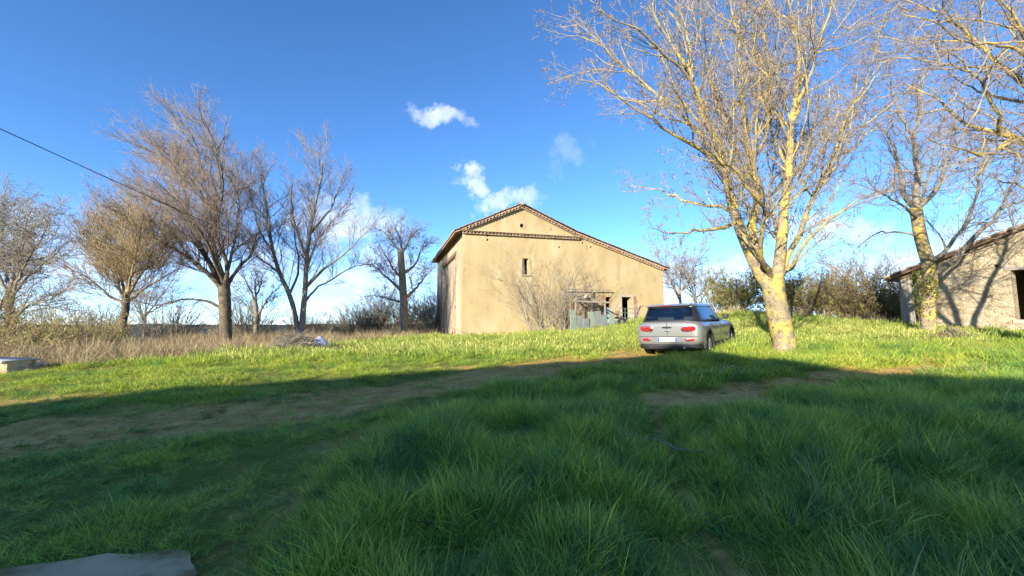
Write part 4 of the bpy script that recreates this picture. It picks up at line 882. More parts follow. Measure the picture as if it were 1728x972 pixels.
for i, (x, y, rx, h, lb) in enumerate(((-6.6, 38, 2.6, 3.7, 'tawny bramble thicket against the barn side wall'), (-10.5, 39, 3.0, 4.0, 'tawny thicket behind the pollarded oak'), (-14, 38.5, 2.6, 3.2, 'tawny thicket right of the twin stem tree'),
                                       (-17, 40, 2.6, 1.8, 'low tawny thicket behind the twin stem tree'), (-24.5, 37, 3, 1.5, 'low brown scrub behind the windswept tree'))):
    shrub('bramble_thicket', x, y, lb, rx, 1.6, h, 120 + i, 120, M_twig, 1800, M_brush, .09, group=HB, rtw=.011, dens=.9)
HL = 'brown scrub at the left edge'
for i, (x, y, rx, h, lb) in enumerate(((-21.5, 17.5, 2.2, 1.7, 'reddish brown scrub behind the white sheets at the left'), (-25, 19.5, 2.4, 2.6, 'ivy covered scrub under the left edge tree'), (-19.6, 19.3, 1.6, 1.6, 'brown scrub round the foot of the golden bushy tree'),
                                       (-18.2, 15.0, 1.8, 1.1, 'low dry scrub right of the white sheets'))):
    shrub('scrub_bush', x, y, lb, rx, 1.5, h, 140 + i, 110, M_twig_gold if i != 1 else M_twig_brown, 3500 if i != 1 else 9000, M_brush if i != 1 else M_ivy, .07, group=HL, rtw=.007, dens=.9)
# pale leafless scrub closing the view between the far trees, copied from two of its kind
SB1 = shrub('pale_scrub', -21.0, 33.5, 'pale leafless scrub behind the small bare tree', 2.8, 1.6, 3.2, 171, 80, M_twig, 0, group='pale scrub beyond the lawn', rtw=.012, dens=.8)
SB2 = shrub('pale_scrub', -29.0, 27.0, 'pale leafless scrub left of the golden bushy tree', 2.6, 1.6, 3.0, 172, 80, M_twig_gold, 0, group='pale scrub beyond the lawn', rtw=.011, dens=.8)
for s, x, y, sc, rz, lb in ((SB2, -17.2, 35, .8, 1.3, 'tan scrub seen between the windswept and twin stem trees'), (SB1, -13.6, 40.5, 1.1, 2.2, 'pale scrub seen right of the twin stem tree'), (SB2, -9.0, 43, 1.25, .6, 'tan scrub behind the pollarded oak, farthest back'),
                        (SB1, -25.5, 31, .95, 4.0, 'pale scrub behind the golden bushy tree, on its right'), (SB2, -33, 24, 1.1, 5.0, 'tan scrub at the foot of the left edge tree'), (SB1, -24, 24, .75, 3.0, 'pale scrub just behind the golden bushy tree'),
                        (SB1, -5.2, 41, 1.2, 1.0, 'pale scrub touching the back of the barn side wall'), (SB1, 25.5, 29, 1.2, 2.7, 'pale leafless scrub over the right part of the hedge'), (SB2, 21, 31, 1.15, 4.6, 'tan leafless scrub over the middle of the hedge'), (SB1, 16.8, 33, 1.1, 5.6, 'pale leafless scrub between barn and hedge')):
    copy_tree(s, x, y, sc, rz, lb)
# bare shrubs against the barn front
for i, (s, t, rx, h, st, lb) in enumerate(((4.6, -1.6, 3.2, 5.0, 30, 'leafless grey shrub spreading across the barn front below its window'), (6.4, -1.3, 1.4, 4.2, 26, 'upright leafless shrub beside the lean-to on the barn front'), (8.4, -1.0, .9, 3.7, 22, 'thin leafless sapling rising behind the lean-to boards'))):
    o = bw(s, t); shrub('bare_shrub', o.x, o.y, lb, rx, .9, h, 160 + i, st, M_twig if i != 2 else M_twig_brown, 0, group='leafless shrubs on the barn front', rtw=.0062, dens=.8, base=.10)
# ivy on the mossy tree
def ivy():
    rg = np.random.default_rng(200); n = 1300; loc = LIMBS_RIGHT[0]; z = rg.triangular(.5, 2.0, 2.7, n); th = rg.uniform(0, 2 * math.pi, n); r = .31 + rg.normal(0, .05, n)
    c = np.stack([loc[0] + .05 + np.cos(th) * r, loc[1] + np.sin(th) * r, loc[2] + z], -1); V = leaf_quads(c, .075, rg)
    tag(link('ivy_growth', mesh_np('ivy_growth', V, np.arange(len(V)).reshape(-1, 4)), M_ivy), 'yellowish ivy and moss wrapped round the tree trunk by the shed', 'ivy')
ivy()
# heaps of cut branches
def brush_pile(name, x, y, label, rx, h, n, seed, mat, rtw=.009):
    rg = np.random.default_rng(seed); K = 5; th = rg.uniform(0, 2 * math.pi, n); c = np.stack([rg.normal(0, rx * .4, n), rg.normal(0, rx * .3, n), rg.uniform(.0, h, n)], -1); c[:, 2] *= np.clip(1 - np.hypot(c[:, 0], c[:, 1]) / rx, .1, 1)
    d = nrm(np.stack([np.cos(th), np.sin(th), rg.normal(.1, .3, n)], -1)); L = rg.uniform(.4, 1.1, n) * rx; P = c[:, None, :] + d[:, None, :] * (np.linspace(-.5, .5, K)[None, :, None] * L[:, None, None]) + rg.normal(0, .03, (n, K, 3)); P[:, :, 2] = np.maximum(P[:, :, 2], .0)
    Rr = (rtw * rg.uniform(.6, 2.0, n))[:, None] * np.linspace(1, .5, K)[None, :]
    e = tag(empty(name, (x, y, gz(x, y))), label, 'brush pile'); link('branches', mesh_levels('branches', [(P, Rr, 4)]), mat, e)
    P1, R1, L1 = spawn(P, Rr, L, 5, .1, 40, .4, .15, .5, .01, 4, (0, 0, .1), .1, .2, rg, rtw * .6); P1[:, :, 2] = np.maximum(P1[:, :, 2], 0)
    tag(link('twigs', mesh_levels('twigs', [(P1, R1, 3)]), mat, e), kind='stuff')
brush_pile('brush_pile', -8.75, 17.0, 'grey heap of cut twigs in front of the twin stem tree', 1.25, .75, 260, 301, M_twig, .009)
brush_pile('brush_pile', 15.3, 14.6, 'brown heap of dead branches on the lawn before the shed', .75, .42, 120, 302, M_twig_brown, .012)

# ------------------------------------------------------------------ parked car
def superloop(w, zb, zt, n=40, ex=5.0, x=0):
    out = []; zc, hh = (zb + zt) / 2, (zt - zb) / 2
    for i in range(n):
        a = 2 * math.pi * i / n; c, s = math.cos(a), math.sin(a)
        out.append((x, w * math.copysign(abs(c) ** (2 / ex), c), zc + hh * math.copysign(abs(s) ** (2 / ex), s)))
    return out
def planloop(x0, x1, w, z, n=96, ex=6.0):
    out = []; xc, hx = (x0 + x1) / 2, (x1 - x0) / 2
    for i in range(n):
        a = 2 * math.pi * i / n; c, s = math.cos(a), math.sin(a)
        out.append((xc + hx * math.copysign(abs(c) ** (2 / ex), c), w * math.copysign(abs(s) ** (2 / ex), s), z))
    return out
def loft(loops, cap0=True, cap1=True):
    V = [v for l in loops for v in l]; n = len(loops[0]); F = []
    for k in range(len(loops) - 1):
        for i in range(n): j = (i + 1) % n; F.append((k * n + i, k * n + j, (k + 1) * n + j, (k + 1) * n + i))
    if cap0: F.append(tuple(reversed(range(n))))
    if cap1: F.append(tuple((len(loops) - 1) * n + i for i in range(n)))
    return V, F
def fix(me, smooth_ang=35):
    bm = bmesh.new(); bm.from_mesh(me); bmesh.ops.recalc_face_normals(bm, faces=bm.faces[:])
    for f in bm.faces: f.smooth = True
    for e in bm.edges:
        if len(e.link_faces) == 2 and e.calc_face_angle(0) > R(smooth_ang): e.smooth = False
    bm.to_mesh(me); bm.free(); return me
def disc_lens(name, cx, cy, cz, w, h, depth, mat, parent, yaw=0, ex=3.0, n=28):
    """rounded lens facing -x"""
    loops = []
    for (d, s) in ((.04, 1.0), (-depth * .6, 1.0), (-depth * .9, .93), (-depth, .75)):
        loops.append([(d, w / 2 * s * math.copysign(abs(math.cos(2 * math.pi * i / n)) ** (2 / ex), math.cos(2 * math.pi * i / n)), h / 2 * s * math.copysign(abs(math.sin(2 * math.pi * i / n)) ** (2 / ex), math.sin(2 * math.pi * i / n))) for i in range(n)])
    V, F = loft(loops); return link(name, fix(mesh_py(name, V, F)), mat, parent, (cx, cy, cz), (0, 0, yaw))
def build_car():
    paint = pmat('grey_metallic_paint', [(.185, .185, .172), (.205, .205, .19)], scale=60, rough=.32, bump=0, metallic=.35, spec=.5, coat=.8)
    roofp = pmat('grey_roof_paint', [(.15, .155, .165), (.17, .175, .185)], scale=60, rough=.3, bump=0, metallic=.4, spec=.5, coat=.8)
    chrome = pmat('chrome', [(.75, .75, .76)], rough=.15, bump=0, metallic=1)
    red = pmat('red_lamp_lens', [(.20, .008, .012), (.30, .018, .022)], scale=20, rough=.15, bump=0, spec=.6, coat=.6)
    alloy = pmat('alloy_rim', [(.42, .42, .43), (.5, .5, .5)], scale=4, rough=.35, bump=0, metallic=.7)
    plate = pmat('white_plate', [(.36, .36, .34)], rough=.5, bump=0); blue = pmat('blue_plate_band', [(.03, .10, .42)], rough=.4, bump=0)
    fabric = pmat('dark_seat_cloth', [(.02, .02, .022), (.03, .03, .033)], scale=30, rough=.95, bump=.1)
    gl = bpy.data.materials.new('tinted_car_glass'); gl.use_nodes = True; b = NB(gl.node_tree); b.n.remove(b.n['Principled BSDF'])
    tr = b.new('ShaderNodeBsdfTransparent'); tr.inputs[0].default_value = (.88, .91, .89, 1); gs = b.new('ShaderNodeBsdfGlossy'); gs.inputs['Roughness'].default_value = .03; gs.inputs[0].default_value = (.9, .9, .9, 1)
    fr = b.new('ShaderNodeFresnel'); fr.inputs[0].default_value = 1.5; mx = b.new('ShaderNodeMixShader')
    b.l.new(b.math('ADD', b.math('MULTIPLY', fr.outputs[0], 1.0), .04, clamp=True), mx.inputs[0]); b.l.new(tr.outputs[0], mx.inputs[1]); b.l.new(gs.outputs[0], mx.inputs[2]); b.l.new(mx.outputs[0], b.n['Material Output'].inputs[0])
    hd = R(39.5); fx, fy = math.sin(hd), math.cos(hd); ry = Vector((fy, -fx))       # right-hand direction
    rr = Vector((5.52, 11.95)); axle = rr - ry * .78
    z0 = gz(axle.x, axle.y); zf = gz(axle.x + fx * 2.67, axle.y + fy * 2.67)
    pit = math.atan2(zf - z0, 2.67); zl = gz(axle.x - ry.x * .78, axle.y - ry.y * .78); zr = gz(rr.x, rr.y); roll = math.atan2(zl - zr, 1.56)
    e = tag(empty('parked_car', (axle.x, axle.y, z0 - .04)), 'silver grey estate car parked with its rear towards the camera', 'car')
    e.scale = (1.03, 1.03, 1.05)
    e.rotation_euler = (Matrix.Rotation(math.pi / 2 - hd, 3, 'Z') @ Matrix.Rotation(-pit, 3, 'Y') @ Matrix.Rotation(roll, 3, 'X')).to_euler()
    st = [(-.760, .66, .42, .84), (-.755, .76, .36, .90), (-.735, .825, .32, .935), (-.69, .865, .29, .965), (-.6, .885, .26, .985), (-.35, .897, .24, 1.0), (0, .90, .22, 1.0), (.5, .90, .21, .99), (1.0, .90, .2, .98), (1.6, .90, .2, .972), (2.1, .90, .2, .965),
          (2.45, .90, .2, .955), (2.8, .893, .21, .93), (3.05, .875, .23, .895), (3.25, .84, .26, .85), (3.38, .78, .31, .79), (3.46, .68, .37, .72)]
    V, F = loft([superloop(w, a, c, 56, 4.6, x) for x, w, a, c in st]); body = fix(mesh_py('body', V, F))
    cut = []
    for x in (0, 2.67):
        for sg in (-1, 1): cut.append(MB().prism([(x + .365 * math.cos(k * math.pi / 16), .32 + .365 * math.sin(k * math.pi / 16)) for k in range(32)], 'y', sg * .58, sg * 1.2).mesh('cut'))
    body = boolean_cut(body, cut); fix(body, 40); bo = link('body', body, paint, e)
    # dark arch and sill cladding
    for x in (0, 2.67):
        for sg in (-1, 1):
            V = []; F = []; n = 22
            for i in range(n + 1):
                a = R(-12 + 204 * i / n)
                for rad, yy in ((.36, .80), (.36, .912), (.425, .908), (.425, .80)): V.append((x + rad * math.cos(a), sg * yy, .32 + rad * math.sin(a)))
            for i in range(n):
                for j in range(4): F.append((i * 4 + j, i * 4 + (j + 1) % 4, (i + 1) * 4 + (j + 1) % 4, (i + 1) * 4 + j))
            link('wheel_arch_trim', fix(mesh_py('wheel_arch_trim', V, F)), M_black, e)
    for sg in (-1, 1): MB().box(.42, 2.25, sg * .70 if sg > 0 else -.912, .912 if sg > 0 else -.70, .19, .31).build('sill_trim', M_black, e, bevel=.01)
    V, F = loft([superloop(w, a, c, 40, 4.0, x) for x, w, a, c in ((-.775, .50, .27, .33), (-.77, .68, .22, .355), (-.70, .80, .19, .37), (-.40, .86, .18, .36))]); link('rear_diffuser', fix(mesh_py('rear_diffuser', V, F)), M_black, e)
    # greenhouse: sampled shell split into panes and pillars
    zs = [.945, .985, 1.03, 1.09, 1.16, 1.23, 1.29, 1.335, 1.36]
    def pl(z):
        f = (z - .945) / (1.36 - .945); return planloop(-.715 + .13 * f, 2.10 - .72 * f ** .9, .825 - .165 * f, z)
    loops = [pl(z) for z in zs]; n = 96; Vall = [v for l in loops for v in l]; panes = {}
    for k in range(len(zs) - 1):
        for i in range(n):
            j = (i + 1) % n; f = (k * n + i, k * n + j, (k + 1) * n + j, (k + 1) * n + i); c = sum((Vector(Vall[q]) for q in f), Vector()) / 4
            edge = k == 0 or k == len(zs) - 2; fz = (c.z - .945) / .415; key = 'pillar'
            if not edge:
                if c.x < -.50 and abs(c.y) < .63: key = 'rear_window' if abs(c.y) > .035 else 'pillar'
                elif c.x > 1.2 - .55 * (fz - 1) and abs(c.y) < .64: key = 'windscreen'
                elif abs(c.y) > .64:
                    sgn = 'l' if c.y > 0 else 'r'
                    if -.42 < c.x < .10: key = 'quarter_window' + sgn
                    elif .17 < c.x < .82: key = 'rear_side_window' + sgn
                    elif .91 < c.x < 1.62 - .42 * fz: key = 'front_side_window' + sgn
            panes.setdefault(key, []).append(f)
    for key, fs in panes.items():
        used = sorted({q for f in fs for q in f}); mp = {q: i for i, q in enumerate(used)}
        me = fix(mesh_py(key, [Vall[q] for q in used], [tuple(mp[q] for q in f) for f in fs]))
        o = link(key.rstrip('lr') if key[-1] in 'lr' and key.startswith(('quarter', 'rear_side', 'front_side')) and key[-2] == 'w' else key, me, M_black if key == 'pillar' else gl, e)
    V, F = loft([planloop(-.60, 1.40, .672, 1.352), planloop(-.615, 1.38, .672, 1.375), planloop(-.60, 1.33, .655, 1.40), planloop(-.50, 1.2, .62, 1.425), planloop(-.3, .95, .48, 1.438), planloop(-.1, .7, .3, 1.442)], True, True)
    link('roof', fix(mesh_py('roof', V, F)), roofp, e)
    MB().box(-.55, 1.3, -.62, .62, 1.335, 1.35).build('headliner', pmat('pale_headliner', [(.45, .44, .41)], bump=0), e)
    sp = MB().box(-.70, -.50, -.60, .60, 1.375, 1.405).build('spoiler', roofp, e, bevel=.012)
    MB().box(-.706, -.695, -.20, .20, 1.378, 1.398).build('brake_light', red, sp)
    for sg in (-1, 1):
        l = disc_lens('tail_light', -.745, sg * .575, .775, .40, .185, .035, chrome, e, yaw=sg * R(-13)); disc_lens('lens', -.037, 0, 0, .355, .145, .022, red, l)
        disc_lens('bumper_light', -.748, sg * .615, .475, .30, .085, .03, red, e, yaw=sg * R(-14))
    disc_lens('badge', -.757, 0, .80, .27, .05, .015, M_black, e); disc_lens('boot_handle', -.757, 0, .705, .16, .035, .02, chrome, e)
    pb = MB().box(-.782, -.745, -.27, .27, .42, .535).build('number_plate', plate, e, bevel=.004); MB().box(-.7835, -.7825, .215, .265, .425, .53).build('plate_band', blue, pb); MB().box(-.7835, -.7825, -.265, -.215, .425, .53).build('plate_band', blue, pb)
    MB().box(-.763, -.745, -.006, .006, .58, .94).build('door_split', M_black, e)
    MB().box(-.77, -.70, -.80, .80, .555, .565).build('bumper_seam', M_black, e)
    for sg in (-1, 1): MB().tube([(-.80, sg * .45, .27), (-.6, sg * .45, .27)], .04, 12).build('exhaust', chrome, e)
    for sg in (-1, 1):
        m = MB(); m.box(1.48, 1.62, sg * .93 if sg > 0 else -1.06, 1.06 if sg > 0 else sg * .93, .97, 1.11); m.build('mirror', M_black, e, bevel=.03); MB().bar((1.56, sg * .84, .97), (1.56, sg * .95, 1.0), .05, .04).build('mirror_arm', M_black, e)
        for x in (.42, 1.42): MB().box(x, x + .2, sg * .895 if sg > 0 else -.925, .925 if sg > 0 else sg * .895, .80, .83).build('door_handle', chrome, e, bevel=.008)
        for x in (.28, 1.24): MB().box(x, x + .008, sg * .88 if sg > 0 else -.9025, .9025 if sg > 0 else sg * .88, .33, .93).build('door_gap', M_black, e)
    # seats and floor seen through the glass
    for x in (.35, 1.35):
        for y in (-.38, .38):
            s = MB().box(x - .08, x + .08, y - .24, y + .24, .9, 1.12).build('seat', fabric, e, bevel=.04); MB().box(-.05, .05, -.13, .13, 0, .16).build('headrest', fabric, s, bevel=.04, loc=(x, y, 1.15))
    MB().box(1.75, 2.0, -.7, .7, .93, 1.0).build('dashboard', M_black, e, bevel=.03)
    ty = tyre_mesh(.32, .205)
    for x in (0, 2.67):
        for sg in (-1, 1):
            w = link('wheel', ty, M_rubber, e, (x, sg * .785, .32), (0, 0, 0)); r_ = MB()
            for k in range(10):
                a = k * math.pi / 5; r_.bar((.04 * math.cos(a), sg * .085, .04 * math.sin(a)), (.185 * math.cos(a), sg * .08, .185 * math.sin(a)), .03, .035)
            r_.tube([(0, sg * .06, 0), (0, sg * .10, 0)], .05, 14); r_.build('rim', alloy, w)
            V = []; F = []
            for i in range(28):
                a = 2 * math.pi * i / 28
                for rad, yy in ((.19, .09), (.175, .09), (.17, .0), (.19, .0)): V.append((rad * math.cos(a), sg * yy, rad * math.sin(a)))
            for i in range(28):
                for j in range(4): F.append((i * 4 + j, i * 4 + (j + 1) % 4, ((i + 1) % 28) * 4 + (j + 1) % 4, ((i + 1) % 28) * 4 + j))
            link('rim_edge', fix(mesh_py('rim_edge', V, F)), alloy, w)
            MB().tube([(0, sg * .0, 0), (0, sg * .02, 0)], .172, 20).build('brake_disc', M_black, w)
build_car()

# ------------------------------------------------------------------ small things
def power_line():
    n = 40; S = Vector((-9.6, -5.4, 6.5)); E = Vector((-16.2, 62, 4.9)); pts = []
    for i in range(n + 1):
        f = i / n; p = S.lerp(E, f); p.z -= 4 * .55 * f * (1 - f); pts.append(tuple(p))
    tag(MB().tube(pts, .0105, 6).build('overhead_cable', M_black, None, smooth=True), 'thin dark overhead cable crossing the sky at the left', 'cable')
    e = tag(empty('utility_pole', (-16.2, 62, gz(-16.2, 62))), 'distant wooden utility pole carrying the cable, behind the pollarded oak', 'pole')
    h = 5.1 - gz(-16.2, 62); MB().tube([(0, 0, -.3), (0, 0, h)], [.13, .09], 10).build('post', M_oldwood, e); MB().bar((-.4, 0, h - .2), (.4, 0, h - .2), .08, .1).build('crossarm', M_oldwood, e)
power_line()
def white_sheets():
    g = gz(-13.4, 10.9); e = tag(empty('corrugated_sheet_stack', (-14.0, 11.1, g), (0, 0, R(10))), 'low stack of white corrugated sheets at the left edge of the lawn', 'sheet stack')
    wm = pmat('white_weathered_sheet', [(.42, .43, .44), (.52, .52, .50)], scale=2, rough=.7, bump=.1)
    for k, (x0, y0, z0, rz, L) in enumerate(((-1.6, -.5, .02, 0, 2.6), (-1.5, -.45, .14, .05, 2.5), (-1.55, -.55, .27, -.04, 2.55))):
        n = 60; xs = np.linspace(0, L, n); zz = .03 * np.cos(xs / .15 * 2 * math.pi) + .05 * np.sin(xs / L * math.pi) * (k + 1) / 3
        V = [(x, y, z) for y in (0, 1.0) for x, z in zip(xs, zz)]; F = [(i, i + 1, n + i + 1, n + i) for i in range(n - 1)]
        o = link('corrugated_sheet', mesh_py('corrugated_sheet', V, F, True), wm, e, (x0, y0, z0 + .05), (0, 0, rz)); md = o.modifiers.new('s', 'SOLIDIFY'); md.thickness = .012
    MB().box(.35, .98, -.5, .3, -.05, .34).build('block', M_concrete, e, bevel=.06); MB().box(-1.6, .3, -.5, .5, -.05, .05).build('bearer', M_pale, e)
white_sheets()
def plank(name, x, y, L, w, th, rz, mat, label, cat, n=1):
    e = MB().box(-L / 2, L / 2, -w / 2, w / 2, 0, th).build(name, mat, None, bevel=.006, loc=(x, y, gz(x, y) + .06), rot=(R(3), R(-2), rz)); return tag(e, label, cat)
plank('white_board', -9.15, 14.05, .75, .24, .05, R(8), M_pale, 'white board lying on the grass below the windswept tree', 'board')
def bag():
    rg = np.random.default_rng(5); loops = []; n = 20
    for z, r in ((0, .22), (.05, .32), (.16, .36), (.28, .31), (.38, .20), (.44, .09), (.50, .11)):
        loops.append([(r * (1 + .12 * math.sin(3 * a + z * 9) + rg.normal(0, .05)) * math.cos(a), r * .8 * (1 + rg.normal(0, .05)) * math.sin(a), z) for a in [2 * math.pi * i / n for i in range(n)]])
    V, F = loft(loops); tag(link('plastic_bag', fix(mesh_py('plastic_bag', V, F), 60), pmat('lilac_plastic', [(.36, .36, .52), (.46, .46, .60)], scale=5, rough=.45, bump=.2), None, (-8.1, 17.6, gz(-8.1, 17.6) + .05)), 'pale lilac plastic bag beside the grey twig heap', 'bag')
bag()
MB_ = MB().tube([(-.45, 0, .02), (-.15, .04, .05), (.2, -.02, .04), (.5, .05, .09)], [.02, .017, .014, .008], 7)
tag(MB_.build('stick', M_twig, None, smooth=True, loc=(1.62, 4.55, gz(1.62, 4.55) + .02), rot=(0, 0, R(-60))), 'short pale stick lying on the trodden footpath', 'stick')

# ------------------------------------------------------------------ grass
def blades(n, rad, hmin, hmax, w, seed, lean=.35, curl=.5, seg=4, bias=(0, 0)):
    rg = np.random.default_rng(seed); r = rad * np.sqrt(rg.random(n)); th = rg.uniform(0, 2 * math.pi, n); b = np.stack([r * np.cos(th), r * np.sin(th), np.full(n, -.02)], -1)
    h = rg.uniform(hmin, hmax, n); az = th + rg.normal(0, .9, n); d0 = np.stack([np.cos(az) * lean + bias[0], np.sin(az) * lean + bias[1], np.ones(n)], -1) + rg.normal(0, .15, (n, 3)); d0 = nrm(d0)
    side = nrm(np.cross(d0, rg.normal(size=(n, 3)))); out = np.stack([np.cos(az), np.sin(az), np.full(n, -.25)], -1); cv = rg.uniform(.1, 1, n)[:, None] * curl
    V = np.empty((n, seg + 1, 2, 3)); p = b.copy(); d = d0.copy()
    for k in range(seg + 1):
        ww = w * (1 - (k / seg) ** 1.6) + .0006; V[:, k, 0] = p - side * ww / 2; V[:, k, 1] = p + side * ww / 2
        d = nrm(d + out * cv * (k + 1) / seg * .6); p = p + d * (h / seg)[:, None]
    i = np.arange(n * (seg + 1) * 2).reshape(n, seg + 1, 2); F = np.stack([i[:, :-1, 0], i[:, :-1, 1], i[:, 1:, 1], i[:, 1:, 0]], -1).reshape(-1, 4)
    me = mesh_np('blades', V.reshape(-1, 3), F, True)
    at = me.attributes.new('bv', 'FLOAT', 'POINT'); at.data.foreach_set('value', np.repeat(np.clip(rg.normal(0, .26, n), -.5, .5), (seg + 1) * 2).astype(np.float32))
    return me
def scatter(n, y0, y1, slope, margin, seed):
    rg = np.random.default_rng(seed); y = np.sqrt(rg.uniform(0, 1, n) * (y1 ** 2 - y0 ** 2) + y0 ** 2) if y0 >= 0 else rg.uniform(y0, y1, n)
    x = rg.uniform(-1, 1, n) * (slope * np.abs(y) + margin); return x, y, rg
def off_slab(x, y):
    yl = np.interp(x, [q[0] for q in SLAB[1:13]], [q[1] for q in SLAB[1:13]])
    n = (fbm(x * 5, y * 5, 55) - .5) * .16
    return ~((x < -1.72) & (y < yl + .02 + n))
def off_barn(x, y):
    s = (x - BX) * math.cos(BA) + (y - BY) * math.sin(BA); t = -(x - BX) * math.sin(BA) + (y - BY) * math.cos(BA)
    w = (x - 18.7) * .437 + (y - 20) * -.9; v = (x - 18.7) * .9 + (y - 20) * .437
    return ~((s > -.05) & (s < 15.6) & (t > -.1) & (t < 14)) & ~((w > -.1) & (w < 9.5) & (v > -.05) & (v < 7.4))
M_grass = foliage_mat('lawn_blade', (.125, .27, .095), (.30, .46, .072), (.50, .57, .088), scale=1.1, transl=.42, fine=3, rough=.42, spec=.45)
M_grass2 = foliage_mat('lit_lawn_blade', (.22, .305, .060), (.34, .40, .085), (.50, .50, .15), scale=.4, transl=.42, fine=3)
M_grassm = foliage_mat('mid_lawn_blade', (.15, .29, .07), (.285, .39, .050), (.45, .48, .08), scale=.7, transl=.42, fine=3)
M_straw = foliage_mat('dead_stalk', (.26, .19, .10), (.36, .28, .16), (.46, .37, .22), scale=.8, transl=.25, fine=5)
M_thatch = foliage_mat('withered_blade', (.36, .25, .06), (.52, .38, .09), (.42, .36, .07), scale=1.5, transl=.3, fine=5)
def tuss(x, y): return .5 * fbm(x * .8, y * .8, 61, 3) + .5 * fbm(x * 2.2, y * 2.2, 65, 2)
def grass_layer(name, n, y0, y1, slope, margin, seed, protos, hs, label, dens_fn, bend=.42, mat=None):
    x, y, rg = scatter(n, y0, y1, slope, margin, seed); keep = off_slab(x, y) & off_barn(x, y) & (rg.random(n) < dens_fn(x, y)); x, y = x[keep], y[keep]
    t = tuss(x, y); s = hs * (.30 + 1.35 * sstep(t, .34, .66)) * rg.uniform(.75, 1.25, len(x)) * (1 - .72 * dirt(x, y)) * (1 - .58 * short_side(x, y))
    w = (fbm(x * .55, y * .55, 77) - .5) * 7.0
    rot = np.stack([rg.normal(0, .10, len(x)) + bend * np.sin(w), rg.normal(0, .10, len(x)) + bend * np.cos(w) * .8, rg.uniform(0, 6.28, len(x))], -1)
    o = instancer(name, protos, np.stack([x, y, H(x, y) - .01], -1), rot, np.stack([np.ones(len(x)) * .5 + .5 * s / hs, np.ones(len(x)) * .5 + .5 * s / hs, s], -1), rg.integers(0, len(protos), len(x)))
    return tag(o, label, 'grass', kind='stuff')
gd = lambda x, y: (.45 + .55 * sstep(tuss(x, y), .34, .5)) * np.clip(1.1 - 1.6 * dirt(x, y), .02, 1) * np.clip(1 - 1.0 * dry(x, y), .06, 1)
near = [(blades(60, .13, .08, .25, .0040, 900 + i, .45, .75, 5), M_grass) for i in range(8)]
grass_layer('near_grass', 21000, .6, 7.5, 1.45, 1.5, 1, near, .80, 'long shaded green grass filling the foreground', gd)
tus = [(blades(80, .10, .16, .36, .0046, 915 + i, .55, .95, 6), M_grass) for i in range(6)]
grass_layer('tussock_grass', 2600, .8, 9.5, 1.45, 1.5, 7, tus, .62, 'rank tussocks of longer grass standing out of the near lawn', lambda x, y: gd(x, y) * (1 - .95 * short_side(x, y)) * sstep(tuss(x, y), .42, .62))
dst = [(blades(9, .10, .15, .42, .0035, 925 + i, .5, .6, 4), M_straw) for i in range(4)]
grass_layer('dead_stalks', 3800, .8, 12, 1.45, 1.5, 8, dst, .8, 'scattered dead stalks among the near grass', lambda x, y: .15 + .7 * sstep(fbm(x * .9, y * .9, 93), .52, .7))
mid = [(blades(75, .22, .07, .20, .0075, 930 + i, .5, .7, 4), M_grassm) for i in range(6)]
grass_layer('middle_grass', 19000, 6.8, 14, 1.45, 2, 2, mid, .75, 'grass across the edge of the shade', gd)
far = [(blades(70, .42, .07, .17, .016, 950 + i, .5, .6, 3), M_grass2) for i in range(6)]
grass_layer('far_grass', 26000, 12.5, 34, 1.45, 2, 3, far, .85, 'sunlit yellow green grass before the barn and trees', gd)
# clover
def clover(seed):
    rg = np.random.default_rng(seed); V = []; F = []
    for i in range(16):
        c = np.array([rg.normal(0, .06), rg.normal(0, .06), rg.uniform(.03, .085)]); t = rg.uniform(0, 6.28); s = rg.uniform(.011, .018)
        for k in range(3):
            a = t + k * 2.094; o = len(V); V.append(tuple(c))
            for j in range(5):
                b2 = a + (j - 2) * .42; rr = s * (1.25, 1.7, 1.55, 1.7, 1.25)[j]; V.append((c[0] + math.cos(b2) * rr, c[1] + math.sin(b2) * rr, c[2] + .004 * (j % 2)))
            F += [(o, o + 1 + j, o + 2 + j) for j in range(4)]
    return mesh_py('clover', V, F)
M_clover = foliage_mat('clover_leaf', (.09, .20, .06), (.15, .28, .06), (.22, .33, .07), scale=2, transl=.3, fine=5)
grass_layer('clover', 5200, .7, 9, 1.4, 1.2, 9, [(clover(700 + i), M_clover) for i in range(5)], 1.0, 'low clover leaves scattered through the near lawn', lambda x, y: sstep(fbm(x * .8 + 9, y * .8, 111), .48, .62) * (.3 + .7 * short_side(x, y)))
# withered thatch on the track, the worn patches and the path
th = [(blades(30, .13, .03, .10, .0055, 970 + i, 1.2, .9, 3), M_thatch) for i in range(5)]
grass_layer('withered_grass', 52000, .6, 15, 1.4, 1.5, 4, th, 1.0, 'short withered grass on the track and worn patches', lambda x, y: np.clip(dirt(x, y) * 2.2, .05, .95) * sstep(dirt(x, y), 1.05, .75))
# tall dead grass
dg = [(blades(34, .22, .25, .75, .010, 990 + i, .35, .35, 4), M_straw) for i in range(6)]
grass_layer('dead_grass', 34000, 8, 44, 1.5, 4, 5, dg, .72, 'tall tan dead grass along the far left edge of the lawn', lambda x, y: sstep(dry(x, y), .25, .8) * (.35 + .65 * sstep(fbm(x * .6, y * .6, 88), .35, .6)))
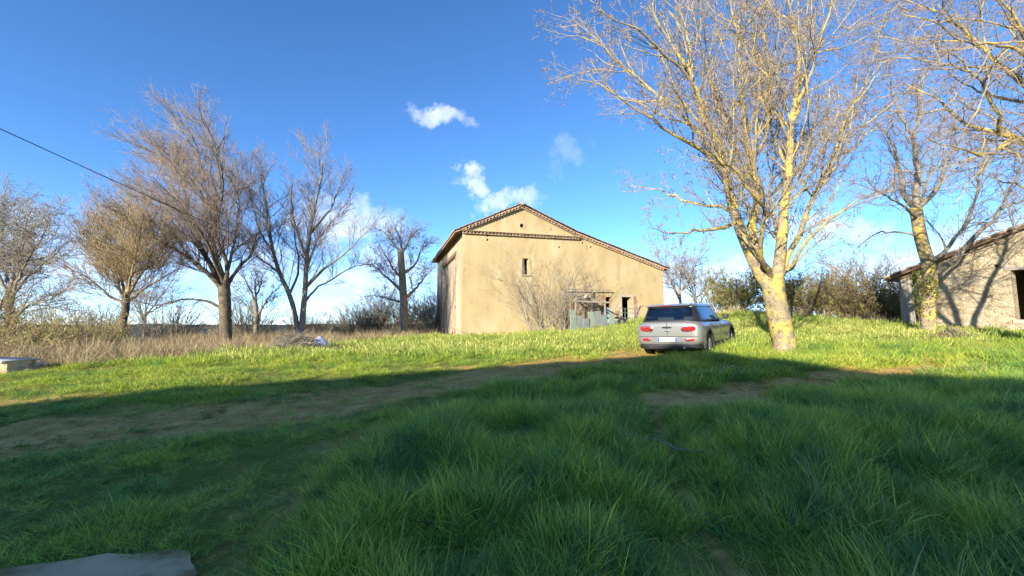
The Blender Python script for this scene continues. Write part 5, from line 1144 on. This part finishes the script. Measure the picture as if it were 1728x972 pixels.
# daisies
def daisies():
    rg = np.random.default_rng(77); n = 40; x = rg.normal(4.2, .55, n); y = rg.normal(8.2, .35, n); V = []; F = []
    for i in range(n):
        z = gz(x[i], y[i]) + rg.uniform(.10, .18); o = len(V); k = 8
        V.append((x[i], y[i], z + .004))
        for j in range(k): V.append((x[i] + 0.011 * math.cos(j * 2 * math.pi / k), y[i] + 0.011 * math.sin(j * 2 * math.pi / k), z + .008 * math.sin(j * 2.1)))
        F += [(o, o + 1 + j, o + 1 + (j + 1) % k) for j in range(k)]
    tag(link('daisies', mesh_py('daisies', V, F), pmat('white_petal', [(.5, .5, .47)], bump=0, rough=.7)), 'scattered small white flowers beside the bare soil patch', 'flowers', kind='stuff')
daisies()
# broad-leaved weeds
M_weed = foliage_mat('weed_leaf', (.020, .050, .028), (.035, .075, .035), (.055, .10, .04), scale=3, transl=.25, rough=.45, spec=.4)
def weed(x, y, n, size, seed, label):
    rg = np.random.default_rng(seed); V = []; F = []; K = 6
    for i in range(n):
        a = rg.uniform(0, 2 * math.pi); L = size * rg.uniform(.6, 1.2); w = L * rg.uniform(.16, .26); el = rg.uniform(.3, 1.1); d = Vector((math.cos(a), math.sin(a), 0)); q = Vector((-math.sin(a), math.cos(a), 0)); o = len(V); p = Vector((rg.normal(0, .05), rg.normal(0, .05), 0))
        for k in range(K + 1):
            f = k / K; ww = w * math.sin(math.pi * min(f * .92 + .08, 1)) ** .8 * .5; e2 = el - 1.3 * f
            V += [tuple(p - q * ww + Vector((0, 0, ww * .35))), tuple(p), tuple(p + q * ww + Vector((0, 0, ww * .35)))]; p = p + (d * math.cos(e2) + Vector((0, 0, math.sin(e2)))) * (L / K)
        for k in range(K):
            for c in (0, 1): F.append((o + 3 * k + c, o + 3 * k + c + 1, o + 3 * k + 4 + c, o + 3 * k + 3 + c))
    tag(link('broadleaf_weed', mesh_py('broadleaf_weed', V, F, True), M_weed, None, (x, y, gz(x, y))), label, 'weed', 'broad-leaved weeds in the near grass')
for x, y, n, s, sd, lb in ((2.55, 3.55, 16, .26, 1, 'dark broad-leaved weed at the lower right of the lawn'), (2.0, 3.0, 12, .22, 2, 'dark broad-leaved weed beside the trodden path near the bottom edge'), (3.3, 3.9, 12, .24, 3, 'broad-leaved weed farthest right in the near grass'),
                           (-.55, 3.1, 9, .2, 4, 'broad-leaved weed in the long grass at bottom centre'), (-1.35, 4.2, 12, .2, 5, 'grey green weed rosette beside the worn ground')):
    weed(x, y, n, s, sd, lb)
